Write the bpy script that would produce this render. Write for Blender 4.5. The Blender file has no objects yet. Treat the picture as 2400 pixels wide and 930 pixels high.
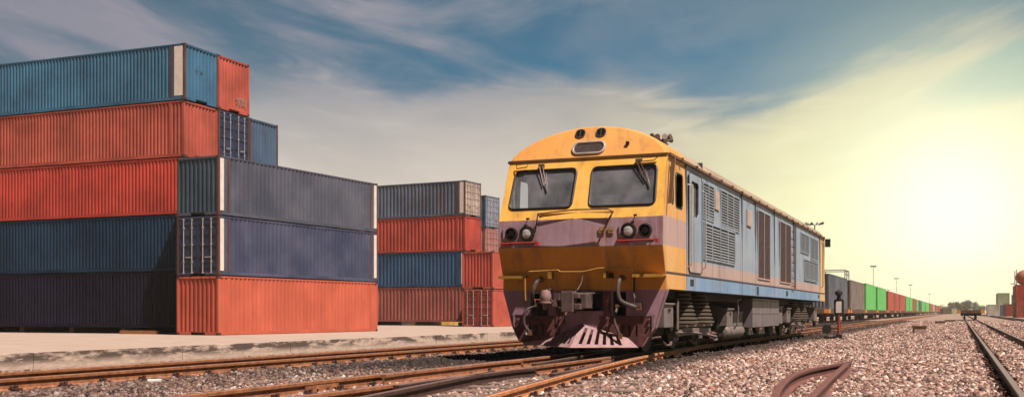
import bpy, math, random
import numpy as np
from mathutils import Vector, Matrix
from mathutils.geometry import tessellate_polygon
R = math.radians
rnd = random.Random(7)
sc = bpy.context.scene
COL = sc.collection
F = 2550.0
TH = math.atan(.4118); CT, ST = math.cos(TH), math.sin(TH)
def W(d, t, z=0.0):                      # yard frame (d across the tracks, t along them) -> world
    return Vector((d*CT + t*ST, t*CT - d*ST, z))
RT = -.72                                # rail top below the camera
# ------------------------------------------------------------------ camera
cam_d = bpy.data.cameras.new('camera'); cam = bpy.data.objects.new('camera', cam_d); COL.objects.link(cam)
cam.location = (0, 0, 0); cam.rotation_euler = (R(90), 0, 0)
cam_d.sensor_width = 36; cam_d.lens = 36*F/2400; cam_d.shift_y = 266/2400
cam_d.clip_start = .1; cam_d.clip_end = 9000
cam_d.dof.use_dof = True; cam_d.dof.focus_distance = 18.5; cam_d.dof.aperture_fstop = 3.2
sc.camera = cam
# ------------------------------------------------------------------ view
sc.view_settings.view_transform = 'Standard'; sc.view_settings.look = 'None'
sc.view_settings.exposure = 0.88; sc.view_settings.gamma = 1
sc.view_settings.use_curve_mapping = False
sc.cycles.max_bounces = 6; sc.cycles.diffuse_bounces = 1; sc.cycles.transparent_max_bounces = 12
# ------------------------------------------------------------------ sun
to_sun = Vector((.753, -.797, 1.91)).normalized()
sd = bpy.data.lights.new('sun', 'SUN'); sd.energy = 5.0; sd.angle = R(.6); sd.color = (1, .84, .755)
sun = bpy.data.objects.new('sun', sd); COL.objects.link(sun)
sun.rotation_euler = (-to_sun).to_track_quat('-Z', 'Y').to_euler(); sun.location = (10, -5, 40)
# ------------------------------------------------------------------ world
wd = bpy.data.worlds.new('World'); sc.world = wd; wd.use_nodes = True
def build_world():
    nt = wd.node_tree; nt.nodes.clear(); N = nt.nodes.new; L = nt.links.new
    def M(op, a, b=None, c=None, clamp=False):
        n = N('ShaderNodeMath'); n.operation = op; n.use_clamp = clamp
        for i, v in enumerate((a, b, c)):
            if v is None: continue
            if isinstance(v, (int, float)): n.inputs[i].default_value = v
            else: L(v, n.inputs[i])
        return n.outputs[0]
    def MIX(f, a, b, t='MIX'):
        n = N('ShaderNodeMix'); n.data_type = 'RGBA'; n.blend_type = t
        for s, v in ((0, f), (6, a), (7, b)):
            if isinstance(v, (int, float)): n.inputs[s].default_value = v
            elif isinstance(v, tuple): n.inputs[s].default_value = (*v, 1)
            else: L(v, n.inputs[s])
        return n.outputs[2]
    out = N('ShaderNodeOutputWorld')
    sky = N('ShaderNodeTexSky'); sky.sky_type = 'NISHITA'; sky.sun_disc = False
    sky.sun_elevation = math.asin(to_sun.z); sky.sun_rotation = math.atan2(to_sun.x, to_sun.y)
    tc = N('ShaderNodeTexCoord'); nrm = N('ShaderNodeVectorMath'); nrm.operation = 'NORMALIZE'; L(tc.outputs['Generated'], nrm.inputs[0])
    sp = N('ShaderNodeSeparateXYZ'); L(nrm.outputs[0], sp.inputs[0]); x, y, z = sp.outputs
    zc = M('MAXIMUM', z, 0.0)
    # direction coordinates round the yard's heading (world fixed): u across, v up
    yc = M('MAXIMUM', M('ABSOLUTE', y), .30)
    u = M('DIVIDE', x, yc); v = M('DIVIDE', zc, yc)
    def RAMP(val, a, b, pts, interp='B_SPLINE'):
        mr = N('ShaderNodeMapRange'); mr.clamp = True; L(val, mr.inputs[0]); mr.inputs[1].default_value = a; mr.inputs[2].default_value = b
        cr = N('ShaderNodeValToRGB'); cr.color_ramp.interpolation = interp; L(mr.outputs[0], cr.inputs[0]); el = cr.color_ramp.elements
        while len(el) > 1: el.remove(el[-1])
        for i, (p, c) in enumerate(pts):
            e = el[0] if i == 0 else el.new((p-a)/(b-a)); e.position = (p-a)/(b-a)
            e.color = (*c, 1) if isinstance(c, tuple) else (c, c, c, 1)
        return cr.outputs[0]
    def NOISE(us, vs, off, detail, rough, dist=0.0):
        # streaks follow shallow bowls v = c + k (u-u0)^2
        du = M('SUBTRACT', u, .06); vv = M('SUBTRACT', v, M('MULTIPLY', M('MULTIPLY', du, du), .50))
        c = N('ShaderNodeCombineXYZ'); L(M('MULTIPLY', u, us), c.inputs[0]); L(M('MULTIPLY', vv, vs), c.inputs[1]); c.inputs[2].default_value = off
        n = N('ShaderNodeTexNoise'); n.inputs['Scale'].default_value = 1; n.inputs['Detail'].default_value = detail; n.inputs['Roughness'].default_value = rough; n.inputs['Distortion'].default_value = dist
        L(c.outputs[0], n.inputs['Vector']); return n.outputs[0]
    def SM(val, a, b, c=0.0, d=1.0):
        m = N('ShaderNodeMapRange'); m.interpolation_type = 'SMOOTHSTEP'; L(val, m.inputs[0])
        for i, q in enumerate((a, b, c, d)): m.inputs[i+1].default_value = q
        return m.outputs[0]
    nb = NOISE(3.2, 9, 4.2, 6, .55, .5); nf = NOISE(9, 42, 1.3, 6, .6, .6); nm = NOISE(4.4, 13, 7.7, 6, .52, .7)
    g = N('ShaderNodeVectorMath'); g.operation = 'DOT_PRODUCT'; L(nrm.outputs[0], g.inputs[0]); g.inputs[1].default_value = Vector((.375, .92, .080)).normalized()
    gd = M('MAXIMUM', g.outputs['Value'], 0.0)
    gw = M('POWER', gd, 9.0); gm = M('POWER', gd, 75.0); gn = M('POWER', gd, 200.0); gc = M('POWER', gd, 520.0)
    # upper clear sky: slate on the left, teal on the right
    teal = RAMP(u, -.6, .6, ((-.6, (.060, .105, .150)), (-.3, (.050, .115, .165)), (.0, (.026, .118, .20)), (.2, (.009, .118, .225)), (.6, (.003, .10, .215))))
    teal = MIX(SM(v, .21, .30, .0, .35), teal, (.012, .06, .11))
    # grey violet veils over it, denser on the left
    dens = RAMP(u, -.6, .6, ((-.6, .85), (-.35, .95), (-.1, .85), (.05, .50), (.2, .14), (.36, .04), (.6, .04)))
    veil = M('MULTIPLY', M('ADD', M('MULTIPLY', SM(nm, .34, .60), .85), M('MULTIPLY', SM(nf, .46, .70), .26)), dens)
    veilc = RAMP(u, -.6, .6, ((-.6, (.20, .19, .235)), (-.1, (.27, .245, .275)), (.2, (.33, .32, .31)), (.6, (.50, .45, .37))))
    upper = MIX(M('MINIMUM', veil, .85), teal, veilc)
    # lower bank of thin cloud and haze
    lowc = RAMP(v, 0, .30, ((0, (.60, .50, .40)), (.06, (.58, .50, .42)), (.13, (.50, .44, .38)), (.19, (.32, .30, .30)), (.26, (.18, .19, .22))))
    warm = RAMP(v, 0, .30, ((0, (.80, .66, .40)), (.05, (.78, .72, .42)), (.12, (.66, .61, .34)), (.18, (.52, .46, .30)), (.25, (.38, .32, .26)), (.30, (.30, .27, .25))))
    lower = MIX(SM(u, -.06, .30), lowc, warm)
    lower = MIX(M('MULTIPLY', SM(nb, .50, .70), .35), lower, MIX(SM(v, .02, .2), (.60, .50, .38), (.19, .20, .23)))
    lower = MIX(M('MULTIPLY', SM(nf, .50, .75), .22), lower, MIX(SM(u, -.05, .3), (.56, .50, .44), (.86, .80, .58)))
    edge = RAMP(u, -.6, .6, ((-.6, .18), (-.35, .185), (-.12, .20), (.06, .208), (.15, .185), (.20, .180), (.26, .195), (.32, .222), (.40, .248), (.47, .272), (.6, .29)), 'CARDINAL')
    ve = M('ADD', M('SUBTRACT', edge, v), M('ADD', M('MULTIPLY', M('SUBTRACT', nb, .5), .16), M('MULTIPLY', M('SUBTRACT', nf, .5), .05)))
    col = MIX(SM(ve, -.026, .034), upper, lower)
    # blue gap inside the right cloud arm
    hu = M('DIVIDE', M('SUBTRACT', u, .50), .10); hv = M('DIVIDE', M('SUBTRACT', M('SUBTRACT', v, .218), M('MULTIPLY', M('SUBTRACT', u, .45), .3)), .022)
    hole = M('ADD', M('ADD', M('MULTIPLY', hu, hu), M('MULTIPLY', hv, hv)), M('MULTIPLY', M('SUBTRACT', nb, .5), 4.0))
    col = MIX(SM(hole, 2.3, .3, 0, .85), col, (.06, .20, .25))
    col = MIX(M('MULTIPLY', gm, .5, clamp=True), col, (.90, .92, .54))
    col = MIX(M('MULTIPLY', gn, .75, clamp=True), col, (.97, 1.0, .66))
    col = MIX(M('MULTIPLY', gc, .5, clamp=True), col, (1.0, 1.0, .97))
    # the sky opposite the glow and overhead is much dimmer
    dim = M('MULTIPLY', SM(y, -.2, .5, .14, 1.0), SM(zc, .30, .55, 1.0, .30))
    dc = N('ShaderNodeCombineXYZ'); [L(dim, dc.inputs[i]) for i in range(3)]
    col = MIX(1.0, col, dc.outputs[0], 'MULTIPLY')
    v10 = N('ShaderNodeVectorMath'); v10.operation = 'SCALE'; L(col, v10.inputs[0]); v10.inputs['Scale'].default_value = 7.2
    fin = MIX(.035, v10.outputs[0], sky.outputs[0])      # hand-coloured sky with only a trace of the Nishita sky mixed in
    bg = N('ShaderNodeBackground'); L(fin, bg.inputs[0]); bg.inputs[1].default_value = .10
    L(bg.outputs[0], out.inputs[0])
build_world()
# ------------------------------------------------------------------ materials
def lin(r, g, b):
    f = lambda c: (c/255/12.92 if c/255 <= .04045 else ((c/255+.055)/1.055)**2.4)
    return (f(r), f(g), f(b))
_m = {}
KA = .72                                 # all base colours scaled down, exposure raised to match, which deepens the shadows
def dull(c): return tuple(x*KA for x in c)
class NT:
    def __init__(s, name):
        s.m = bpy.data.materials.new(name); s.m.use_nodes = True; s.t = s.m.node_tree
        s.b = s.t.nodes['Principled BSDF']; s.L = s.t.links.new
    def N(s, k): return s.t.nodes.new(k)
    def math(s, op, a, b=None, clamp=False):
        n = s.N('ShaderNodeMath'); n.operation = op; n.use_clamp = clamp
        for i, v in enumerate((a, b)):
            if v is None: continue
            if isinstance(v, (int, float)): n.inputs[i].default_value = v
            else: s.L(v, n.inputs[i])
        return n.outputs[0]
    def mix(s, f, a, b, t='MIX'):
        n = s.N('ShaderNodeMix'); n.data_type = 'RGBA'; n.blend_type = t
        for k, v in ((0, f), (6, a), (7, b)):
            if isinstance(v, (int, float)): n.inputs[k].default_value = v
            elif isinstance(v, tuple): n.inputs[k].default_value = (*v[:3], 1)
            else: s.L(v, n.inputs[k])
        return n.outputs[2]
    def rng(s, v, a, b, c=0, d=1):
        n = s.N('ShaderNodeMapRange'); n.clamp = True
        s.L(v, n.inputs[0])
        for i, q in enumerate((a, b, c, d)): n.inputs[i+1].default_value = q
        return n.outputs[0]
    def coord(s, rand=True):
        tc = s.N('ShaderNodeTexCoord')
        if not rand: return tc.outputs['Object']
        oi = s.N('ShaderNodeObjectInfo'); sc_ = s.N('ShaderNodeVectorMath'); sc_.operation = 'SCALE'
        cm = s.N('ShaderNodeCombineXYZ')
        for i in range(3): s.L(oi.outputs['Random'], cm.inputs[i])
        s.L(cm.outputs[0], sc_.inputs[0]); sc_.inputs['Scale'].default_value = 91.0
        ad = s.N('ShaderNodeVectorMath'); s.L(tc.outputs['Object'], ad.inputs[0]); s.L(sc_.outputs[0], ad.inputs[1])
        return ad.outputs[0]
    def noise(s, v, scale, detail=4, rough=.55, stretch=None, dist=0):
        if stretch:
            mp = s.N('ShaderNodeMapping'); mp.inputs['Scale'].default_value = stretch; s.L(v, mp.inputs[0]); v = mp.outputs[0]
        n = s.N('ShaderNodeTexNoise'); n.inputs['Scale'].default_value = scale; n.inputs['Detail'].default_value = detail
        n.inputs['Roughness'].default_value = rough; n.inputs['Distortion'].default_value = dist
        s.L(v, n.inputs['Vector']); return n.outputs[0]
    def bump(s, h, strength=.3, dist=.01):
        b = s.N('ShaderNodeBump'); b.inputs['Strength'].default_value = strength; b.inputs['Distance'].default_value = dist
        s.L(h, b.inputs['Height']); s.L(b.outputs[0], s.b.inputs['Normal'])
    def dullbase(s, c): s.base(s.mix(1.0, c, (KA, KA, KA), 'MULTIPLY'))
    def base(s, c): s.L(c, s.b.inputs['Base Color']) if not isinstance(c, tuple) else setattr(s.b.inputs['Base Color'], 'default_value', (*c, 1))
    def set(s, rough=.6, metal=0, spec=None):
        s.b.inputs['Roughness'].default_value = rough; s.b.inputs['Metallic'].default_value = metal
        if spec is not None: s.b.inputs['Specular IOR Level'].default_value = spec
RUST = (.105, .042, .022)
def paint(name, c, var=.22, rust=.35, rough=.55, fade=None, metal=0):
    if name in _m: return _m[name]
    c = dull(c); fade = dull(fade) if fade else None
    n = NT(name); v = n.coord()
    big = n.noise(v, .55, 3); st = n.noise(v, 2.2, 4, .6, (1, 1, .12)); fine = n.noise(v, 9, 5, .7)
    dark = tuple(x*(1-var*1.7) for x in c); lite = fade or tuple(min(1, x*(1+var*.7)+.003) for x in c)
    col = n.mix(n.rng(big, .32, .68), dark, lite)
    col = n.mix(n.math('MULTIPLY', n.rng(st, .42, .75), .40), col, tuple(x*.55 for x in c))
    msk = n.math('MULTIPLY', n.rng(n.math('MULTIPLY', st, fine), .36-.10*rust, .46-.10*rust), min(1, .35+rust))
    col = n.mix(msk, col, RUST)
    n.base(col); n.set(rough, metal, .35 if max(c) > .07 else .12); n.bump(fine, .15, .006)
    _m[name] = n.m; return n.m
def plain(name, c, rough=.6, metal=0, var=.25, scale=6, bump=.2):
    if name in _m: return _m[name]
    c = dull(c); n = NT(name); v = n.coord(); a = n.noise(v, scale, 5, .65)
    n.base(n.mix(n.rng(a, .3, .7), tuple(x*(1-var) for x in c), tuple(min(1, x*(1+var)) for x in c)))
    n.set(rough, metal, .3); n.bump(a, bump, .004); _m[name] = n.m; return n.m
def glass(name, tint=(.75, .82, .86), diff=.10, gl=.2):
    if name in _m: return _m[name]
    n = NT(name); t = n.t; t.nodes.remove(n.b)
    o = t.nodes['Material Output']; tr = n.N('ShaderNodeBsdfTransparent'); tr.inputs[0].default_value = (*tint, 1)
    g = n.N('ShaderNodeBsdfGlossy'); g.inputs['Roughness'].default_value = .04; g.inputs[0].default_value = (.9, .93, 1, 1)
    df = n.N('ShaderNodeBsdfDiffuse'); df.inputs[0].default_value = (.42, .44, .47, 1)
    fr = n.N('ShaderNodeFresnel'); fr.inputs[0].default_value = 1.5
    m1 = n.N('ShaderNodeMixShader'); n.L(n.math('ADD', n.math('MULTIPLY', fr.outputs[0], 1.0), gl, True), m1.inputs[0]); n.L(tr.outputs[0], m1.inputs[1]); n.L(g.outputs[0], m1.inputs[2])
    m2 = n.N('ShaderNodeMixShader'); nz = n.noise(n.coord(), 2.5, 4)
    n.L(n.rng(nz, .3, .7, diff*.5, diff*1.6), m2.inputs[0]); n.L(m1.outputs[0], m2.inputs[1]); n.L(df.outputs[0], m2.inputs[2]); n.L(m2.outputs[0], o.inputs[0])
    _m[name] = n.m; return n.m
# ------------------------------------------------------------------ mesh helpers
class MB:
    def __init__(s): s.v = []; s.f = []
    def add(s, vs, fs):
        o = len(s.v); s.v += [tuple(v) for v in vs]; s.f += [tuple(i+o for i in f) for f in fs]; return s
    def box(s, x0, x1, y0, y1, z0, z1):
        if x0 > x1: x0, x1 = x1, x0
        if y0 > y1: y0, y1 = y1, y0
        if z0 > z1: z0, z1 = z1, z0
        return s.add([(x0,y0,z0),(x1,y0,z0),(x1,y1,z0),(x0,y1,z0),(x0,y0,z1),(x1,y0,z1),(x1,y1,z1),(x0,y1,z1)],
                     [(0,3,2,1),(4,5,6,7),(0,1,5,4),(1,2,6,5),(2,3,7,6),(3,0,4,7)])
    def cbox(s, c, sz, rz=0, rx=0):
        m = Matrix.Rotation(rz, 4, 'Z') @ Matrix.Rotation(rx, 4, 'X')
        a, b, h = sz[0]/2, sz[1]/2, sz[2]/2; t = MB().box(-a, a, -b, b, -h, h)
        return s.add([tuple(m @ Vector(v) + Vector(c)) for v in t.v], t.f)
    def tube(s, pts, r, n=8, caps=True):
        pts = [Vector(p) for p in pts]; rr = r if isinstance(r, (list, tuple)) else [r]*len(pts)
        vs = []; up0 = None
        for i, p in enumerate(pts):
            d = (pts[min(i+1, len(pts)-1)] - pts[max(i-1, 0)]).normalized()
            if up0 is None: up0 = Vector((0, 0, 1)) if abs(d.z) < .9 else Vector((1, 0, 0))
            a = d.cross(up0)
            if a.length < 1e-4: a = d.orthogonal()
            a.normalize(); b = a.cross(d).normalized(); up0 = b
            for k in range(n):
                an = 2*math.pi*k/n; vs.append(p + (a*math.cos(an) + b*math.sin(an))*rr[i])
        fs = [(i*n+k, i*n+(k+1) % n, (i+1)*n+(k+1) % n, (i+1)*n+k) for i in range(len(pts)-1) for k in range(n)]
        if caps: fs += [tuple(reversed(range(n))), tuple(range((len(pts)-1)*n, len(pts)*n))]
        return s.add(vs, fs)
    def lathe(s, prof, o=(0,0,0), ax='Z', n=20):      # prof: (r, h)
        vs = []
        for r, h in prof:
            for k in range(n):
                a = 2*math.pi*k/n; c, d = r*math.cos(a), r*math.sin(a)
                p = {'Z': (c, d, h), 'Y': (c, h, d), 'X': (h, c, d)}[ax]
                vs.append((p[0]+o[0], p[1]+o[1], p[2]+o[2]))
        fs = [(i*n+k, i*n+(k+1) % n, (i+1)*n+(k+1) % n, (i+1)*n+k) for i in range(len(prof)-1) for k in range(n)]
        fs += [tuple(reversed(range(n))), tuple(range((len(prof)-1)*n, len(prof)*n))]
        return s.add(vs, fs)
    def holes(s, outline, holes, fn, thick=None):      # 2D outline with holes mapped by fn(u, v)->xyz; thick: offset vector for a second skin and edges
        loops = [outline] + holes
        pts = [p for l in loops for p in l]
        tris = tessellate_polygon([[Vector((p[0], p[1], 0)) for p in l] for l in loops])
        a = [Vector(fn(*p)) for p in pts]; fs = [tuple(t) for t in tris]
        if thick is None: return s.add(a, fs)
        th = Vector(thick); n = len(a); vs = a + [p + th for p in a]
        fs += [tuple(i+n for i in reversed(t)) for t in tris]
        o = 0
        for l in loops:
            m = len(l); fs += [(o+i, o+(i+1) % m, o+(i+1) % m+n, o+i+n) for i in range(m)]; o += m
        return s.add(vs, fs)
    def build(s, name, mat, parent=None, smooth=False, bevel=0):
        me = bpy.data.meshes.new(name); me.from_pydata(s.v, [], s.f)
        if mat: me.materials.append(mat)
        import bmesh as _b
        bm = _b.new(); bm.from_mesh(me); _b.ops.recalc_face_normals(bm, faces=bm.faces); bm.to_mesh(me); bm.free()
        if smooth: me.shade_smooth(); 
        if smooth:
            try: me.set_sharp_from_angle(angle=R(40))
            except Exception: pass
        o = bpy.data.objects.new(name, me); COL.objects.link(o)
        if parent: o.parent = parent
        if bevel:
            b = o.modifiers.new('bevel', 'BEVEL'); b.width = bevel; b.segments = 2; b.limit_method = 'ANGLE'
        return o
def rrect(x0, x1, z0, z1, r, n=5):
    out = []
    for cx, cz, a0 in ((x1-r, z1-r, 0), (x0+r, z1-r, 90), (x0+r, z0+r, 180), (x1-r, z0+r, 270)):
        for k in range(n+1):
            a = R(a0 + 90*k/n); out.append((cx + r*math.cos(a), cz + r*math.sin(a)))
    return out
def rquad(pts, r, n=5):                                # rounded polygon
    out = []; m = len(pts)
    for i in range(m):
        p = Vector(pts[i]); a = (Vector(pts[i-1])-p).normalized(); b = (Vector(pts[(i+1) % m])-p).normalized()
        p0, p2 = p + a*r, p + b*r
        for k in range(n+1):
            t = k/n; q = p0*(1-t)**2 + p*2*t*(1-t) + p2*t*t; out.append((q.x, q.y))
    return out
def empty(name, loc, rz=0, label=None, cat=None, group=None):
    o = bpy.data.objects.new(name, None); COL.objects.link(o); o.location = loc; o.rotation_euler = (0, 0, rz); o.empty_display_size = .3
    tag(o, label, cat, group); return o
def tag(o, label=None, cat=None, group=None, kind=None):
    if label: o['label'] = label
    if cat: o['category'] = cat
    if group: o['group'] = group
    if kind: o['kind'] = kind
    return o
_kids = {}
def copy_tree(o, parent=None):
    c = o.copy(); COL.objects.link(c)
    if parent: c.parent = parent
    for ch in [k for k in COL.objects if k.parent == o]: copy_tree(ch, c)
    return c
# ------------------------------------------------------------------ ground
def ballast_nodes(n, v, stone):
    # d = x, t = y of the yard frame
    s = n.N('ShaderNodeSeparateXYZ'); n.L(v, s.inputs[0])
    return s
def ground_mat():
    n = NT('ballast_ground'); v = n.coord(False)
    vo = n.N('ShaderNodeTexVoronoi'); vo.inputs['Scale'].default_value = 17; n.L(v, vo.inputs['Vector'])
    sepc = n.N('ShaderNodeSeparateColor'); n.L(vo.outputs['Color'], sepc.inputs[0])
    col = n.mix(sepc.outputs[0], (.10, .062, .048), (.50, .365, .295))
    big = n.noise(v, .35, 4, .6); col = n.mix(n.rng(big, .35, .7, 0, .5), col, (.54, .42, .32)); col = n.mix(n.rng(n.noise(v, 1.6, 5, .65), .5, .66, 0, .55), col, (.20, .12, .09))
    s = n.N('ShaderNodeSeparateXYZ'); n.L(v, s.inputs[0])
    # oily dark ballast round the locomotive's track
    da = n.math('ABSOLUTE', n.math('ADD', s.outputs[0], 6.6)); m1 = n.rng(da, 2.1, 2.9, 1, 0)
    m2 = n.rng(n.math('ADD', s.outputs[1], n.math('MULTIPLY', big, 3)), 13, 15.5, 0, 1)
    m3 = n.rng(s.outputs[1], 40, 60, 1, 0)
    oil = n.math('MULTIPLY', n.math('MULTIPLY', m1, m2), m3)
    col = n.mix(n.math('MULTIPLY', oil, .82), col, (.025, .018, .016))
    n.dullbase(col); n.set(.9, 0, .2)
    n.bump(vo.outputs['Distance'], 1.0, .035)
    return n.m
GM = ground_mat()
prof = [(-1500, -1.4), (-400, -1.4), (-60, -1.4), (-21.3, -1.4), (-16, -1.40), (-14.5, -1.36), (-12.4, -.95), (-11.6, -.87), (-9, -.865), (-7.4, -.865), (-4, -.865), (-1, -.86), (3, -.865), (8, -.88), (60, -.9), (400, -.9), (1500, -.9)]
ts = [-60, 0, 8, 16, 26, 40, 80, 160, 400, 800, 1320]
g = MB(); npf = len(prof)
g.add([(d, t, z) for t in ts for d, z in prof], [(j*npf+i, j*npf+i+1, (j+1)*npf+i+1, (j+1)*npf+i) for j in range(len(ts)-1) for i in range(npf-1)])
ground = g.build('ground', GM); ground.rotation_euler = (0, 0, -TH); tag(ground, 'pinkish grey crushed stone ballast of the rail yard', kind='structure')
# loose stones, one object
def stones():
    rg = np.random.default_rng(11)
    stone_m = NT('crushed_stone'); at = stone_m.N('ShaderNodeAttribute'); at.attribute_name = 'tint'
    nz = stone_m.noise(stone_m.coord(False), 60, 3); stone_m.dullbase(stone_m.mix(stone_m.math('MULTIPLY', nz, .22), at.outputs['Color'], (.14, .09, .075))); stone_m.set(.85, 0, .3)
    ph = (1+5**.5)/2
    iv = np.array([(-1,ph,0),(1,ph,0),(-1,-ph,0),(1,-ph,0),(0,-1,ph),(0,1,ph),(0,-1,-ph),(0,1,-ph),(ph,0,-1),(ph,0,1),(-ph,0,-1),(-ph,0,1)])/1.9
    iF = np.array([(0,11,5),(0,5,1),(0,1,7),(0,7,10),(0,10,11),(1,5,9),(5,11,4),(11,10,2),(10,7,6),(7,1,8),(3,9,4),(3,4,2),(3,2,6),(3,6,8),(3,8,9),(4,9,5),(2,4,11),(6,2,10),(8,6,7),(9,8,1)])
    ov = np.array([(1,0,0),(-1,0,0),(0,1,0),(0,-1,0),(0,0,1),(0,0,-1)])*1.0
    oF = np.array([(0,2,4),(2,1,4),(1,3,4),(3,0,4),(2,0,5),(1,2,5),(3,1,5),(0,3,5)])
    Vs, Fs, Cs, off = [], [], [], 0
    for Y0, Y1, dens, r0, r1, bv, bf in ((10.2, 15, 560, .012, .036, iv, iF), (15, 22, 360, .015, .040, iv, iF), (22, 34, 150, .024, .048, ov, oF), (34, 60, 45, .035, .06, ov, oF), (60, 105, 13, .05, .085, ov, oF)):
        area = (Y1-Y0)*(Y1*1.06); n = int(area*dens)
        Y = rg.uniform(Y0, Y1, n); X = rg.uniform(-.51, .51, n)*Y1; k = (np.abs(X) < .51*Y); X, Y = X[k], Y[k]
        d = X*CT - Y*ST; t = X*ST + Y*CT
        k = (d > -12.3)
        X, Y, d, t = X[k], Y[k], d[k], t[k]; n = len(X)
        r = rg.uniform(r0, r1, n)*rg.choice([1, 1, 1.25, .8], n)
        z = -.862 + rg.uniform(-.012, .012, n) + .012*np.sin(d*3.1+t*.7)*np.sin(t*1.3)
        sc3 = rg.uniform(.6, 1.25, (n, 3)); sc3[:, 2] *= .75
        # random rotations
        q = rg.normal(size=(n, 4)); q /= np.linalg.norm(q, axis=1)[:, None]; w, a, b, c = q.T
        M = np.stack([np.stack([1-2*(b*b+c*c), 2*(a*b-c*w), 2*(a*c+b*w)], 1), np.stack([2*(a*b+c*w), 1-2*(a*a+c*c), 2*(b*c-a*w)], 1), np.stack([2*(a*c-b*w), 2*(b*c+a*w), 1-2*(a*a+b*b)], 1)], 1)
        lv = bv[None]*(1+rg.uniform(-.28, .28, (n, len(bv), 1)))*sc3[:, None, :]*r[:, None, None]
        P = np.einsum('nij,nkj->nki', M, lv); P[..., 0] += X[:, None]; P[..., 1] += Y[:, None]; P[..., 2] += z[:, None]
        Vs.append(P.reshape(-1, 3)); Fs.append((bf[None] + (np.arange(n)*len(bv))[:, None, None]).reshape(-1, 3)+off); off += n*len(bv)
        u = rg.random(n)[:, None]
        pal = np.array([(.19,.11,.088), (.36,.235,.195), (.52,.385,.32), (.78,.66,.57), (.36,.185,.11), (.07,.045,.038), (.47,.305,.245)])
        ci = rg.choice(7, n, p=[.20, .19, .17, .09, .11, .16, .08]); c = pal[ci]*rg.uniform(.75, 1.2, (n, 1))
        left = np.clip((-d-6.8)/1.5, 0, 1)[:, None]; c = c*(1-left*.55)           # older greyer stone between the left tracks
        oil = (np.clip((2.9-np.abs(d+6.6))/.7, 0, 1)*np.clip((t-12.6+rg.normal(size=n)*.8)/2.2, 0, 1))[:, None]; c = c*(1-.88*oil)
        Cs.append(np.repeat(c, len(bv), 0))
    V = np.concatenate(Vs); Fc = np.concatenate(Fs); C = np.concatenate(Cs); me = bpy.data.meshes.new('ballast_stones')
    me.vertices.add(len(V)); me.vertices.foreach_set('co', V.astype(np.float32).ravel())
    me.loops.add(Fc.size); me.loops.foreach_set('vertex_index', Fc.astype(np.int32).ravel())
    me.polygons.add(len(Fc)); me.polygons.foreach_set('loop_start', np.arange(0, Fc.size, 3, dtype=np.int32)); me.polygons.foreach_set('loop_total', np.full(len(Fc), 3, np.int32))
    me.update(calc_edges=True)
    ca = me.color_attributes.new('tint', 'FLOAT_COLOR', 'POINT'); ca.data.foreach_set('color', np.c_[C, np.ones(len(C))].astype(np.float32).ravel())
    me.materials.append(stone_m.m); o = bpy.data.objects.new('ballast_stones', me); COL.objects.link(o)
    tag(o, 'loose pinkish crushed ballast stones around the tracks', kind='stuff'); print('stones', len(Fc))
stones()
# platform
def platform():
    n = NT('platform_concrete'); v = n.coord(False); a = n.noise(v, .8, 5, .6); b = n.noise(v, 14, 4, .7)
    s = n.N('ShaderNodeSeparateXYZ'); n.L(v, s.inputs[0])
    col = n.mix(n.rng(a, .3, .7), (.40, .315, .25), (.52, .415, .34)); col = n.mix(n.math('MULTIPLY', b, .25), col, (.30, .22, .17))
    st = n.noise(v, 1.1, 6, .72, (1, .55, 3.0)); fm = n.rng(s.outputs[0], .28, .36)      # stains on the vertical edge face only
    band = n.math('MULTIPLY', n.rng(s.outputs[2], -.34, -.16, 0, 1), n.rng(st, .44, .53))
    face = n.rng(s.outputs[0], -.06, -.02, 0, 1); band = n.math('MULTIPLY', band, face); col = n.mix(n.math('MULTIPLY', face, n.rng(n.noise(v, 5, 6, .75, (1, .5, 1.5)), .35, .65)), col, (.66, .54, .44))
    col = n.mix(n.math('MULTIPLY', band, .92), col, (.07, .05, .042))
    n.dullbase(col); n.set(.85, 0, .25); n.bump(b, .4, .01)
    root = empty('concrete_platform', W(-21.2, 40, -1.01), -TH, 'long low concrete loading platform with a black stained edge under the container stacks', 'platform')
    # slabs: many bays, one edge beam with joints
    m = MB(); m.box(-160, -.55, -70, 500, -.39, 0); m.build('slab', n.m, root)
    m = MB(); t = -70.0; i = 0
    while t < 400:
        w = 5.6; z = rnd.uniform(-.004, .012); m.box(-.545, rnd.uniform(-.012, .012), t, t+w-.035, -.40, z+.006); t += w; i += 1
    m.build('edge_beam', n.m, root, bevel=.012)
platform()
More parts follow.
